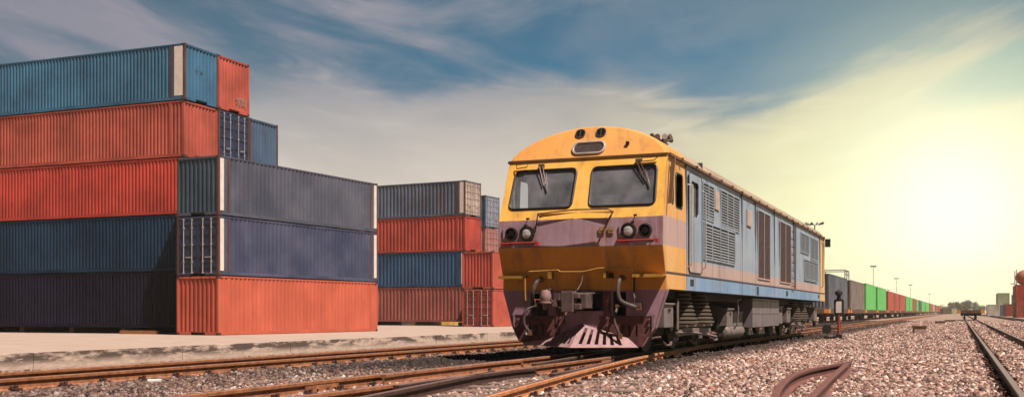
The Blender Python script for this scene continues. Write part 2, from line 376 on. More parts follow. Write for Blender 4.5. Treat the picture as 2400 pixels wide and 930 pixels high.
# ------------------------------------------------------------------ rails
RUSTY = plain('rail_rust', (.34, .145, .065), .75, 0, .45, 9, .5)
RUSTL = plain('rail_rust_bright', (.64, .28, .11), .7, 0, .35, 9, .5)
RUSTD = plain('rail_rust_dark', (.075, .04, .03), .75, 0, .4, 9, .5)
HEAD = plain('rail_running_face', (.42, .27, .22), .38, .7, .2, 25, .1)
SLEEP = plain('old_sleeper', (.20, .15, .125), .9, 0, .4, 5, .6)
CLIPM = plain('clip_iron', (.07, .032, .022), .8, 0, .5, 20, .5)
def rail(pts, name, mat, parent, headmat=None, h=.14):
    pr = [(-.06, -h), (.06, -h), (.06, -h+.012), (.012, -h+.03), (.010, -.045), (.033, -.035), (.035, -.006), (.028, 0), (-.028, 0), (-.035, -.006), (-.033, -.035), (-.010, -.045), (-.012, -h+.03), (-.06, -h+.012)]
    m = MB(); k = len(pr); vs = []
    P = [Vector(p) for p in pts]
    for i, p in enumerate(P):
        d = (P[min(i+1, len(P)-1)] - P[max(i-1, 0)]); d.z = 0; d.normalize(); a = Vector((d.y, -d.x, 0))
        vs += [p + a*x + Vector((0, 0, z)) for x, z in pr]
    m.add(vs, [(i*k+j, i*k+(j+1) % k, (i+1)*k+(j+1) % k, (i+1)*k+j) for i in range(len(P)-1) for j in range(k)] + [tuple(range(k)), tuple(range((len(P)-1)*k, len(P)*k))])
    o = m.build(name, mat, parent)
    if headmat:
        o.data.materials.append(headmat); me = o.data
        for p in me.polygons:
            if abs(p.normal.z) > .9 and sum(me.vertices[v].co.z for v in p.vertices)/len(p.vertices) > -.003 + P[0].z: p.material_index = 1
    return o
def clip_mesh():
    m = MB()
    for s in (-1, 1):
        m.box(s*.045, s*.15, -.055, .055, -.012, .012); m.lathe([(.022, .01), (.022, .045), (.012, .05)], (s*.10, .01, 0), n=6)
        m.box(s*.05, s*.085, -.035, .035, .01, .035)
    return m
CL = clip_mesh(); CLP = None
def track(d0, t0, t1, sl0, sl1, label, gauge=1.0, mat=None, bury=0.0, mats=None):
    global CLP
    root = empty('railway_track', W(d0, 0, RT), -TH, label, 'railway track', 'metre gauge tracks of the yard')
    n = 24
    for i, s in enumerate((-1, 1)):
        rail([(s*gauge/2, t0+(t1-t0)*(j/n)**3, 0) for j in range(n+1)], 'rail', (mats or (mat, mat))[i] or RUSTY, root, HEAD)
    t = sl0; first = None
    while t < sl1:
        m = MB()
        if first is None:
            m.box(-.95, .95, -.11, .11, -.26, -.138); first = m.build('sleeper', SLEEP, root, bevel=.01); s = first
        else:
            s = first.copy(); COL.objects.link(s); s.parent = root
        s.location = (rnd.uniform(-.03, .03), t + rnd.uniform(-.04, .04), -bury + rnd.uniform(-.004, .004)); s.rotation_euler = (0, 0, rnd.uniform(-.02, .02))
        for sd_ in (-1, 1):
            if CLP is None: c = CLP = CL.build('rail_clip', CLIPM, s)
            else: c = CLP.copy(); COL.objects.link(c); c.parent = s
            c.location = (sd_*gauge/2, 0, -.118 + bury)
        t += .65
    return root
track(-10.08, 2, 1100, 5, 58, 'railway track nearest the concrete platform, the freight train stands on it farther back')
lt = track(-5.78, 2, 1100, 5, 50, 'railway track the yellow and blue locomotive stands on')
track(1.0, 2, 1100, 8, 66, 'railway track at the right with the empty flat wagon far down it', mats=(RUSTD, RUSTD), bury=.012)
track(5.6, 20, 1100, 40, 70, 'rightmost railway track, seen only near the right edge', mats=(RUSTD, RUSTD), bury=.012)
# fishplates with bolts on the locomotive's rails
for x, t in ((-.5, 9.9), (-.5, 15.3), (.5, 11.4), (.5, 16.8)):
    m = MB()
    for s in (-1, 1):
        m.box(x+s*.012, x+s*.032, t-.32, t+.32, -.115, -.045)
        for q in (-.24, -.1, .1, .24): m.lathe([(.016, 0), (.016, s*.022)], (x+s*.03, t+q, -.08), 'X', 6)
    m.build('fishplate', RUSTY, lt)
# diverging track of the switch
dv = empty('diverging_track', W(0, 0, RT), -TH, 'curved rusty orange rails branching off the locomotive track at the switch', 'railway track')
def dd(t): return -5.30 + 1.50*max(0, (26.5-t)/17.85)**1.75
pts = [(dd(t), t, .0) for t in np.linspace(2, 25.5, 40)]
rail(pts, 'rail', RUSTL, dv, HEAD)
rail([(dd(t)-1.0, t, 0) for t in np.linspace(2, 12.3, 14)], 'rail', RUSTD, dv, HEAD)
rail([(dd(t)-1.0, t, .001) for t in np.linspace(14.2, 25, 12)], 'switch_blade', RUSTD, dv, HEAD)
# crossing: frog wings and check rails
rail([(-5.28+.13, 9.5, 0), (-5.28+.085, 10.2, 0), (-5.28+.085, 12.6, 0), (-5.28+.16, 13.2, 0)], 'wing_rail', RUSTD, dv, HEAD)
rail([(-6.28+.15, 11.0, .005), (-6.28+.095, 11.7, .005), (-6.28+.095, 14.6, .005), (-6.28+.16, 15.2, .005)], 'check_rail', RUSTY, dv, HEAD)
rail([(dd(12.0)-.18, 12.0, .0), (dd(12.8)-.11, 12.8, 0), (dd(15)-.11, 15, 0), (dd(15.6)-.17, 15.6, 0)], 'check_rail', RUSTD, dv, HEAD)
for t in np.arange(7.5, 25, .65):
    c = CLP.copy(); COL.objects.link(c); c.parent = dv; c.location = (dd(t), t, -.112); 
for t in np.arange(8.0, 13.6, .65):                     # long switch timbers showing their ends
    m = MB(); m.box(-6.9, -3.15 + rnd.uniform(-.2, .15), t-.11, t+.11, -.27, -.118 + rnd.uniform(0, .008)); m.build('switch_timber', SLEEP, dv, bevel=.01)
# bent scrap rails lying right of the track
def unproj(px, py, z): Y = -z*F/(py-731.0); return Vector(((px-1200)/F*Y, Y, z))
sr = empty('scrap_rail', unproj(1830, 900, -.84), 0, 'bent rusty scrap rail curving up from the bottom edge on the gravel', 'scrap rail', 'bent scrap rails forming a V on the gravel')
base = sr.location
pth = [unproj(*p, -.70) for p in ((1806, 960), (1816, 925), (1832, 898), (1858, 877), (1895, 864), (1940, 855), (1992, 845))]
def cat(p, n=6):
    out = []
    for i in range(len(p)-1):
        a, b, c, d = p[max(i-1, 0)], p[i], p[i+1], p[min(i+2, len(p)-1)]
        for k in range(n):
            t = k/n; out.append(.5*((2*b) + (c-a)*t + (2*a-5*b+4*c-d)*t*t + (3*b-a-3*c+d)*t**3))
    return out + [p[-1]]
SCR = plain('scrap_rust', (.17, .075, .06), .7, 0, .3, 12, .4)
rail([p-base for p in cat(pth)], 'bent_rail', SCR, sr)
s2 = empty('scrap_rail', unproj(1940, 890, -.84), 0, 'straight rusty scrap rail leaning into the tip of the bent one', 'scrap rail', 'bent scrap rails forming a V on the gravel')
rail([p-s2.location for p in (unproj(1862, 965, -.74), unproj(1900, 928, -.74), unproj(1945, 884, -.72), unproj(1985, 850, -.70))], 'straight_rail', SCR, s2)
# ------------------------------------------------------------------ containers
def corr(m, u0, u1, z0, z1, place, pitch=.278, depth=.036):
    """vertical corrugated sheet; place(u, off, z) -> xyz, off outward"""
    n = max(1, round((u1-u0)/pitch)); p = (u1-u0)/n; us = []
    for i in range(n):
        a = u0+i*p; us += [(a, 0), (a+p*.27, 0), (a+p*.5, -depth), (a+p*.77, -depth)]
    us.append((u1, 0)); k = len(us)
    vs = [place(u, o, z) for z in (z0, z1) for u, o in us]
    m.add(vs, [(i, i+1, k+i+1, k+i) for i in range(k-1)])
def container(origin, ang, L, color, label, group, end='plain', inset=None, Wd=2.44, H=2.59, frame=None, endcolor=None, marks=None, simple=False, whitebars=False, strip=(.10, .33), pitch=.278, cd=.036):
    root = empty('shipping_container', origin, ang, label, 'shipping container', group)
    fr = frame or color; hx, hy = L/2, Wd/2
    m = MB()
    for sx in (-1, 1):
        for sy in (-1, 1):
            MB().box(sx*hx, sx*(hx-.11), sy*hy, sy*(hy-.10), .115, H-.115).build('corner_post', fr, root)
            if inset: MB().box(sx*(hx-inset), sx*(hx-inset-.12), sy*(hy+.002), sy*(hy-.08), .115, H-.10).build('inner_post', fr, root)
    for sy in (-1, 1):
        m.box(-hx+.11, hx-.11, sy*(hy-.004), sy*(hy-.06), H-.075, H-.01); m.box(-hx+.11, hx-.11, sy*(hy-.004), sy*(hy-.06), .02, .16)
    for sx in (-1, 1):
        m.box(sx*(hx-.004), sx*(hx-.07), -hy+.10, hy-.10, H-.10, H-.012)
        for sy in (-1, 1): m.box(sx*(hx-.004), sx*(hx-.07), sy*.42, sy*(hy-.10), .02, .15)
        m.box(sx*(hx-.12), sx*(hx-.2), -.42, .42, .10, .15)
    m.build('frame', color, root)
    for sy in (-1, 1):
        m = MB(); a = hx-.11
        if inset:
            a = hx-inset-.12
        corr(m, -a, a, .16, H-.075, lambda u, o, z: (u, sy*(hy-.012+o), z), pitch, cd); m.build('side_wall', color, root)
        if inset:
            for sx in (-1, 1):
                m = MB(); u0, u1 = sorted((sx*(hx-.11), sx*(hx-inset)))
                if inset > .3 and whitebars:
                    m.add([(u0, sy*(hy-.02), .16), (u1, sy*(hy-.02), .16), (u1, sy*(hy-.02), H-.09), (u0, sy*(hy-.02), H-.09)], [(0, 1, 2, 3)])
                    m.build('inset_panel', color, root)
                    m = MB(); c0_, c1_ = sorted((sx*(hx-strip[0]), sx*(hx-strip[1]))); m.box(c0_, c1_, sy*(hy-.018), sy*(hy+.004), .20, H-.12); m.build('white_strip', WHITEP, root)
                else:
                    corr(m, u0, u1, .16, H-.075, lambda u, o, z: (u, sy*(hy-.012+o), z), pitch, cd); m.build('inset_panel', color, root)
    m = MB(); corr(m, -hx+.11, hx-.11, -hy+.06, hy-.06, lambda u, o, z: (u, z, H-.015+o*.5), pitch=.42, depth=.02); m.box(-hx+.11, hx-.11, -hy+.06, hy-.06, .15, .17); m.build('roof', color, root)
    ec = endcolor or color
    for sx in (-1, 1):
        kind = end if sx < 0 else 'plain'
        if kind == 'plain':
            m = MB(); corr(m, -hy+.10, hy-.10, .15, H-.10, lambda u, o, z: (sx*(hx-.02+o), u, z), pitch=.24, depth=.045); m.build('end_wall', ec if sx < 0 else color, root)
        else:
            for sy in (-1, 1):
                y0, y1 = sorted((sy*.012, sy*(hy-.11))); zs = []
                m = MB(); m.box(sx*(hx-.05), sx*(hx-.09), y0, y1, .13, H-.10)
                for k in range(5):
                    z = .36+k*.47; m.box(sx*(hx-.024), sx*(hx-.05), y0+.05, y1-.05, z, z+.22)
                m.box(sx*(hx-.018), sx*(hx-.05), y0, y0+.05, .13, H-.10); m.box(sx*(hx-.018), sx*(hx-.05), y1-.05, y1, .13, H-.10)
                dr = m.build('door', ec, root)
                for fy in (.28, .72):
                    yy = y0 + (y1-y0)*fy; b = MB(); b.tube([(sx*(hx+.01), yy, .10), (sx*(hx+.01), yy, H-.08)], .02, 8)
                    for z in (.12, .6, 1.35, 2.1, H-.14): b.box(sx*(hx-.03), sx*(hx+.035), yy-.035, yy+.035, z-.03, z+.03)
                    b.build('locking_bar', GALV, dr)
                b = MB(); b.box(sx*(hx+.015), sx*(hx+.035), y0+(y1-y0)*.28, y0+(y1-y0)*.28+.36, .78, .82); b.build('handle', GALV, dr)
    cast = MB(); cast.box(-.09, .085, -.082, .08, -.06, .058)
    if simple:
        pass
    else:
        c0 = None
        for sx in (-1, 1):
            for sy in (-1, 1):
                for z in (.06, H-.058):
                    if c0 is None: c = c0 = MB().cbox((0, 0, 0), (.182, .166, .12)).build('corner_casting', CASTM, root, bevel=.008)
                    else: c = c0.copy(); COL.objects.link(c); c.parent = root
                    c.location = (sx*(hx-.088), sy*(hy-.079), z)
    return root
WHITEP = plain('white_strip_paint', (.80, .74, .66), .5, 0, .12, 3, .1)
GALV = plain('galvanised_bar', (.66, .62, .60), .45, .5, .25, 8, .2)
CASTM = plain('casting_steel', (.085, .042, .036), .8, 0, .4, 10, .4)
FRB = paint('frame_brown', (.13, .062, .048), rust=.7)
C_ = dict(
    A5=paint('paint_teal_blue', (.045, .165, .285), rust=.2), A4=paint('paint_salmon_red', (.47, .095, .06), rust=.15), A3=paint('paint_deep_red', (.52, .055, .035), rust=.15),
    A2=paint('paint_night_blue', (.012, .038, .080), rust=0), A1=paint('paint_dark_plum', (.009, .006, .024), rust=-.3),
    NAVY=paint('paint_navy_door', (.03, .045, .10), rust=.3), SLB=paint('paint_slate_blue', (.075, .135, .22), rust=.3),
    B3=paint('paint_grey_slate', (.088, .108, .165), rust=.15, fade=(.125, .135, .175)), B3E=paint('paint_end_slate', (.045, .085, .125), rust=.2), B2=paint('paint_violet_blue', (.060, .085, .175), rust=.25, fade=(.105, .115, .19)),
    B1=paint('paint_orange_red', (.62, .135, .075), rust=.08, var=.10), B1E=paint('paint_orange_red_end', (.50, .085, .045), rust=.2),
    C4=paint('paint_weathered_grey', (.11, .145, .205), rust=.55), C3=paint('paint_tomato', (.52, .075, .05), rust=.25), C2=paint('paint_steel_blue', (.025, .085, .19), rust=.15), C1=paint('paint_brick', (.36, .10, .085), rust=.2),
    C4E=paint('paint_bleached_door', (.55, .46, .38), rust=.8), D=paint('paint_red_stack', (.55, .11, .07), rust=.2), D1E=paint('paint_door_red', (.33, .05, .035), rust=.3),
    E4=paint('paint_pale_blue_door', (.28, .33, .42), rust=.4), E3=paint('paint_pale_red_door', (.50, .20, .18), rust=.4),
    GREEN=paint('paint_bright_green', (.16, .62, .16), rust=.03, var=.08), TRED=paint('paint_train_red', (.50, .12, .08), rust=.1), TGREY=paint('paint_train_grey', (.24, .20, .18), rust=.2), TSL=paint('paint_train_slate', (.13, .15, .18), rust=.15), PALE=paint('paint_pale_yellow_green', (.45, .50, .30), rust=.1), WHITE=paint('paint_container_white', (.75, .72, .62), rust=.1))
PITCH = 2.62
def stack(corner, u, side, z0, L, specs, group, j=0, Wd=2.44, pitch=.278, cd=.036):
    """corner: near corner, u: long direction, side: +1 if the body lies to the right of u..., specs: level -> dict"""
    u = Vector((*u, 0)).normalized(); w = Vector((u.y, -u.x, 0))*side
    ang = math.atan2(u.y, u.x)
    for lv, s in specs.items():
        s = dict(s); s.setdefault('pitch', pitch); s.setdefault('cd', cd); du = s.pop('du', 0); dw = s.pop('dw', 0); l = s.pop('L', L)
        c = Vector((*corner, 0)) + u*(l/2+du) + w*(Wd/2 + j*(Wd+.03) + dw)
        container((c.x, c.y, z0+(lv-1)*PITCH), ang, l, group=group, **s)
uA = (-CT, ST); cA = (-15.01, 49.9); LA = 13.7
gA = 'containers of the tall left stack'
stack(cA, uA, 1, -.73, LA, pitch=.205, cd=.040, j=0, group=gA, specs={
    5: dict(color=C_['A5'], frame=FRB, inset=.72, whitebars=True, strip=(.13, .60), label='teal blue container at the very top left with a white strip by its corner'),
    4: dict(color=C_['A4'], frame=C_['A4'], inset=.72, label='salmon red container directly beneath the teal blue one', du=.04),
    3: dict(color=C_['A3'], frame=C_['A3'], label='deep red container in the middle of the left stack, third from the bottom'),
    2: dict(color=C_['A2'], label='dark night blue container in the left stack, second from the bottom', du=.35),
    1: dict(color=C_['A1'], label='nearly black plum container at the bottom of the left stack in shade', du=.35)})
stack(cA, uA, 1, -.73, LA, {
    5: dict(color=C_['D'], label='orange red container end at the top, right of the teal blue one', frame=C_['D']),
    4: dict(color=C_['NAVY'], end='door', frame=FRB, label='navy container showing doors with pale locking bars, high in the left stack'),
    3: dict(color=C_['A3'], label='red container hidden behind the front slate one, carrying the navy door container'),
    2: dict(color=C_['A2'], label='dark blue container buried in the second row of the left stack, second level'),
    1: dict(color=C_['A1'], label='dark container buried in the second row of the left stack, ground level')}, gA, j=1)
stack(cA, uA, 1, -.73, LA, {
    4: dict(color=C_['SLB'], frame=FRB, label='slate blue container end at the right shoulder of the left stack against the sky'),
    3: dict(color=C_['C2'], label='blue container under the slate blue shoulder container, mostly hidden'),
    2: dict(color=C_['A3'], label='red container buried in the third row of the left stack, second level'),
    1: dict(color=C_['C1'], label='brick container buried in the third row of the left stack, ground level')}, gA, j=2)
gB = 'containers of the stack nearest the platform edge'
stack((-12.73, 47.2), (.463, .886), -1, -1.01, 12.05, {
    3: dict(color=C_['B3'], endcolor=C_['B3E'], frame=FRB, inset=.58, whitebars=True, label='faded grey slate container on top of the front stack with a dark blue ribbed end'),
    2: dict(color=C_['B2'], endcolor=C_['NAVY'], end='door', frame=FRB, inset=.58, whitebars=True, label='violet blue container in the middle of the front stack, navy doors at its left end'),
    1: dict(color=C_['B1'], endcolor=C_['B1E'], frame=C_['B1'], inset=.58, label='bright orange container standing on the platform under the two bluish ones')}, gB)
yC = R(27.2); uC = (-math.cos(yC), math.sin(yC)); gC = 'containers of the middle stack left of the locomotive'
stack((-3.46, 80.2), uC, 1, -.73, 13.2, pitch=.32, cd=.05, group=gC, specs={
    4: dict(color=C_['C4'], endcolor=C_['C4E'], end='door', frame=FRB, inset=.6, whitebars=True, strip=(.14, .46), label='weathered grey rust streaked container on top of the middle stack'),
    3: dict(color=C_['C3'], frame=C_['C3'], inset=.6, label='tomato red container second from the top of the middle stack'),
    2: dict(color=C_['C2'], frame=C_['C2'], inset=.6, whitebars=True, label='steel blue container in the middle stack with a white strip', du=0),
    1: dict(color=C_['C1'], frame=C_['C1'], label='brick pink container at the bottom of the middle stack')})
stack((-1.32, 75.0), (math.sin(yC), math.cos(yC)), -1, -1.01, 12.19, {
    2: dict(color=C_['D'], endcolor=C_['C3'], frame=C_['D'], label='red container with a ribbed end, upper of the pair beside the locomotive'),
    1: dict(color=C_['D'], endcolor=C_['D1E'], end='door', frame=C_['D'], label='red container with closed doors on the platform, lower of the pair beside the locomotive')}, 'pair of red containers beside the locomotive')
stack((-2.15, 88.0), uC, 1, -1.0, 12.19, {
    4: dict(color=C_['SLB'], endcolor=C_['E4'], end='door', label='pale blue container doors just behind the locomotive cab, top of its stack'),
    3: dict(color=C_['E3'], endcolor=C_['E3'], end='door', label='pale red container doors just behind the locomotive cab, under the pale blue ones'),
    2: dict(color=C_['C2'], label='blue container at the back hidden behind the pair of red ones, second level'),
    1: dict(color=C_['C1'], label='brick container at the back hidden behind the pair of red ones, ground level')}, 'containers of the rear stack behind the middle one')
# faint container marks
MARK = plain('faded_marking', (.42, .30, .24), .7, 0, .3, 20, 0)
MARKD = plain('dark_marking', (.10, .05, .06), .7, 0, .3, 20, 0)
def mark(root_label, boxes, mat, sx=-1):
    root = [o for o in COL.objects if o.get('label') == root_label][0]; L = max(abs(c.location.x) for c in root.children if c.name.startswith('corner_casting'))+.088
    m = MB()
    for y0, y1, z0, z1 in boxes: m.box(sx*(L-.018), sx*(L-.008), y0, y1, z0, z1)
    m.build('marking', mat, root)
rr_ = random.Random(3)
rows = []
for k in range(5):
    y = -.95
    while y < -.28: w = rr_.uniform(.05, .16); rows.append((y, y+w, .42+k*.085, .46+k*.085)); y += w+.04
mark('orange red container end at the top, right of the teal blue one', rows, MARK)
mark('teal blue container at the very top left with a white strip by its corner', [(.30, .36, 1.42, 1.52), (.40, .44, 1.42, 1.50), (-.05, .02, 1.42, 1.52), (.10, .14, 1.44, 1.50)], MARKD)
# bearers beneath the raised stacks
BEAR = plain('dark_timber', (.045, .030, .022), .9, 0, .4, 6, .5); YEL = paint('paint_old_yellow', (.55, .36, .05), rust=.5)
def bearers(corner, u, side, L, n, yel, labels):
    u = Vector((*u, 0)).normalized(); w = Vector((u.y, -u.x, 0))*side; ang = math.atan2(u.y, u.x)
    for k in range(n):
        s = .5 + k*(L-1.0)/(n-1); c = Vector((*corner, 0)) + u*s + w*3.8
        o = empty('support_beam', (c.x, c.y, -1.01), ang, labels % ('nearest the corner', 'second from the corner', 'third from the corner', 'fourth from the corner', 'farthest from the corner')[k], 'beam', 'beams the raised stacks rest on')
        MB().box(-.15, .15, -3.7, 3.7, 0, .27).build('beam', YEL if k in yel else BEAR, o, bevel=.01)
bearers(cA, uA, 1, LA, 5, (), 'dark support beam under the left stack, %s')
bearers((-3.46, 80.2), uC, 1, 13.2, 4, (1,), 'support beam under the middle stack, %s')
pl = empty('wooden_plank', (-17.2, 50.3, -1.01), math.atan2(ST, -CT), 'orange brown plank lying in the gap under the left stack', 'plank'); MB().box(-1.1, 1.1, -.1, .1, 0, .16).build('board', plain('plank_wood', (.35, .15, .05), .8), pl)
# ------------------------------------------------------------------ locomotive
def locomotive():
    root = empty('diesel_locomotive', W(-5.825, 17.0, RT), -TH, 'weathered yellow and pale blue diesel locomotive with a domed cab on the near track', 'locomotive')
    LN = 22.6; HW = 1.425; ZE = 3.32; AB = .58
    def fy(z):
        if z < 1.28: return .22
        if z < 1.80: return (1.80-z)*.22/.52
        if z < 2.26: return (z-1.80)*.02/.46
        if z <= ZE: return .02 + (z-2.26)*.43/1.06
        return .45 + (z-ZE)*.55
    def livery(front):
        n = NT('livery_front' if front else 'livery_side'); v = n.coord(False)
        s = n.N('ShaderNodeSeparateXYZ'); n.L(v, s.inputs[0]); x, y, z = s.outputs
        big = n.noise(v, 1.3, 5, .6); fine = n.noise(v, 14, 5, .7); st = n.noise(v, 3.5, 5, .65, (1, 1, .12))
        zz = n.math('ADD', z, n.math('MULTIPLY', n.math('SUBTRACT', fine, .5), .035))
        yel = n.mix(n.rng(big, .35, .7), (.90, .47, .065), (.92, .58, .14))
        if front:
            mau = n.mix(n.rng(big, .4, .65), (.44, .28, .34), (.54, .37, .42)); mau = n.mix(n.rng(n.noise(v, 2.6, 5, .6, (1, 1, .5)), .55, .68, 0, .8), mau, (.46, .17, .10)); mau = n.mix(n.rng(n.noise(v, 6, 5, .7, (1, 1, .15)), .5, .7, 0, .5), mau, (.16, .09, .11))
            yel_shade = n.mix(n.rng(big, .35, .7), (.86, .335, .045), (.90, .42, .07))  # same yellow made redder: shade under the nose put into the colour
            col = n.mix(n.rng(zz, 1.795, 1.80), yel_shade, mau); col = n.mix(n.rng(zz, 2.255, 2.265), col, yel)
            dome = n.mix(n.rng(big, .35, .7), (.76, .345, .075), (.82, .42, .11)); col = n.mix(n.rng(zz, 3.315, 3.325), col, dome)
            low = n.mix(n.rng(big, .4, .6), (.44, .245, .32), (.54, .33, .39)); col = n.mix(n.rng(zz, 1.085, 1.095), low, col)
        else:
            blue = n.mix(n.rng(big, .3, .7), (.25, .37, .47), (.40, .485, .54)); lowb = n.mix(n.rng(big, .3, .7), (.17, .35, .56), (.30, .44, .60))
            stp = n.mix(n.rng(big, .35, .65), (.52, .36, .30), (.56, .46, .42))
            col = n.mix(n.rng(zz, 1.37, 1.375), lowb, stp); col = n.mix(n.rng(zz, 1.60, 1.63), col, blue)
            yel = n.mix(n.rng(big, .35, .7), (.80, .43, .12), (.84, .52, .20))
            cab = n.mix(n.rng(zz, 1.80, 1.81), yel, (.56, .40, .36)); cab = n.mix(n.rng(zz, 2.28, 2.29), cab, yel)
            col = n.mix(n.rng(y, 1.645, 1.65), cab, col); col = n.mix(n.rng(y, 21.2, 21.21), col, (.78, .52, .20))
        st2 = n.noise(v, 7, 6, .7, (1, 1, .06)); col = n.mix(n.math('MULTIPLY', n.rng(st2, .5, .72), .42 if not front else .22), col, (.20, .16, .15)); grime = n.math('MULTIPLY', n.rng(st, .50, .74), .55); col = n.mix(grime, col, (.16, .10, .075))
        chips = n.rng(n.math('MULTIPLY', fine, big), .36, .42, 0, .7); col = n.mix(chips, col, (.20, .09, .06))
        n.dullbase(col); n.set(.58, 0, .3); n.bump(n.noise(v, 2.2, 3), .12, .02); return n.m
    LF, LS = livery(True), livery(False)
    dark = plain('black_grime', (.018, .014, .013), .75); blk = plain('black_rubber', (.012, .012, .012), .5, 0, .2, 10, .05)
    steelg = plain('underframe_grey', (.20, .17, .155), .6, .1, .3, 5); inter = plain('cab_interior', (.10, .105, .11), .8, 0, .2)
    maroon = plain('pilot_maroon', (.16, .058, .055), .7, 0, .4, 8, .4); yelp = paint('handrail_yellow', (.60, .33, .05), rust=.4)
    gl = glass('cab_glass', diff=.18); brown = plain('louvre_brown', (.13, .085, .07), .8); louv = plain('louvre_grey', (.24, .27, .28), .7)
    # --- front wall with windscreens
    wl = rquad([(-1.275, 2.46), (-.155, 2.46), (-.135, 3.14), (-1.245, 3.14)], .10); wr = [(-a, b) for a, b in reversed(wl)]
    fm = lambda x, z: (x, fy(z), z)
    m = MB(); m.holes([(-HW, 2.26), (HW, 2.26), (HW-.035, ZE), (-HW+.035, ZE)], [wl, wr], fm, (0, .06, 0)); cabf = m.build('cab_front', LF, root)
    m = MB(); m.holes([(-HW, 1.80), (HW, 1.80), (HW, 2.259), (-HW, 2.259)], [], fm, (0, .05, 0)); m.build('nose_band', LF, root)
    m = MB(); m.holes([(-HW, 1.28), (HW, 1.28), (HW, 1.799), (-HW, 1.799)], [], fm, (0, .05, 0)); m.build('nose_underside', LF, root)
    for w in (wl, wr):
        m = MB(); m.tube([(x, fy(z)-.008, z) for x, z in w] + [(w[0][0], fy(w[0][1])-.008, w[0][1])], .018, 6, False); ws = m.build('windscreen_seal', blk, root, True)
        m = MB(); m.add([(x, fy(z)+.02, z) for x, z in w], [tuple(range(len(w)))]); m.build('windscreen', gl, ws)
    # dome
    K = 28; arc = [(HW-.02)*math.cos(math.pi*i/K) for i in range(K+1)]; arz = [ZE + AB*max(0, 1-math.cos(math.pi*i/K)**2)**.66 for i in range(K+1)]
    m = MB(); inner = [(x*.955, fy(ZE+(z-ZE)*.955)-.0, ZE+(z-ZE)*.955) for x, z in zip(arc, arz)]
    outer = [(x, fy(z)+.07, z) for x, z in zip(arc, arz)]; mid = [(x*.985, fy(ZE+(z-ZE)*.985)+.012, ZE+(z-ZE)*.985) for x, z in zip(arc, arz)]
    n1 = K+1; ribs = [inner, mid, outer]
    m.add(inner + mid + outer, [tuple(reversed(range(n1)))] + [(r*n1+i, r*n1+i+1, (r+1)*n1+i+1, (r+1)*n1+i) for r in range(2) for i in range(K)])
    dome = m.build('dome_front', LF, root)
    m = MB(); back = [(x, 1.75, z) for x, z in zip(arc, arz)]
    m.add(outer + back, [(i, i+1, n1+i+1, n1+i) for i in range(K)]); m.build('cab_roof', LF, root, True)
    roofm = paint('roof_cream', (.42, .33, .22), rust=.5)
    m = MB(); m.add([(x*1.0, 1.75, z) for x, z in zip(arc, arz)] + [(x, LN, z) for x, z in zip(arc, arz)], [(i, i+1, n1+i+1, n1+i) for i in range(K)] + [tuple(range(n1, 2*n1))])
    m.build('roof', roofm, root, True)
    m = MB()
    m.box(-.5, .5, 5, 8, 3.86, 3.97); m.box(-.5, .5, 14, 17, 3.86, 3.96); m.build('roof_ribs', roofm, root)
    m = MB()
    for sx in (-1, 1):
        m.box(sx*1.385, sx*(HW+.02), .47, LN, ZE-.03, ZE+.012)
        for y in np.arange(1.2, 22.4, 1.1): m.box(sx*1.40, sx*(HW+.055), y, y+.05, ZE-.03, ZE+.02)
    m.box(-HW+.02, HW-.02, .415, .455, ZE-.016, ZE+.010)
    m.build('rain_gutter', paint('gutter_brown', (.22, .115, .06), rust=.6), root)
    # dome fittings
    def rring(cx, cz, rx, rz, r0, mat, name, parent, yoff=-.03, n=20, sup=1.0):
        m = MB(); pts = [(cx + rx*math.cos(2*math.pi*i/n), fy(cz + rz*math.sin(2*math.pi*i/n))+yoff, cz + rz*math.sin(2*math.pi*i/n)) for i in range(n+1)]
        m.tube(pts, r0, 6, False); return m.build(name, mat, parent, True)
    for cx in (-.19, .18):
        m = MB(); c = 3.775; pts = [(cx+.085*math.cos(a), fy(c+.075*math.sin(a))-.012, c+.075*math.sin(a)) for a in np.linspace(0, 2*math.pi, 20, False)]
        m.add(pts, [tuple(range(20))]); v = m.build('roof_vent', brown, root)
        rring(cx, c, .085, .075, .010, brown, 'vent_rim', v, -.015)
        m = MB()
        for k in range(-2, 3): m.tube([(cx-.075, fy(c+k*.026)-.022, c+k*.026), (cx+.075, fy(c+k*.026)-.022, c+k*.026)], .006, 4)
        m.tube([(cx, fy(c-.07)-.024, c-.07), (cx, fy(c+.07)-.024, c+.07)], .010, 4); m.build('vent_slats', blk, v)
    hl = rrect(-.27, .29, 3.40, 3.60, .095)
    m = MB(); m.add([(x, fy(z)-.012, z) for x, z in hl], [tuple(range(len(hl)))]); h0 = m.build('headlight_recess', plain('lamp_dark_glass', (.075, .06, .055), .2, 0, .3, 14, 0), root)
    m = MB(); m.tube([(x, fy(z)-.016, z) for x, z in hl+hl[:1]], .022, 6, False); m.build('headlight_rim', plain('rim_silver', (.55, .50, .45), .4, .3), h0, True)
    m = MB(); m.cbox((.69, fy(3.54)-.03, 3.54), (.05, .06, .05)); m.build('bracket', dark, root)
    # side walls
    def side(sx):
        out = [(fy(ZE), ZE), (fy(2.26), 2.26), (0, 1.80), (.22, 1.28), (.22, 1.10), (LN, 1.10), (LN, ZE)]
        hs = [rquad([(.90, 2.48), (1.38, 2.48), (1.38, 3.06), (.94, 3.06)], .08), rquad([(.62, 2.52), (.74, 2.52), (.74, 3.12), (.58, 3.12)], .04), rquad([(1.95, 2.42), (2.55, 2.42), (2.55, 3.04), (1.95, 3.04)], .09)]
        m = MB(); m.holes(out, hs, lambda y, z: (sx*HW - (sx*.03*(z-2.26)/1.06 if z > 2.26 else 0), y, z)); sw = m.build('side_wall', LS, root)
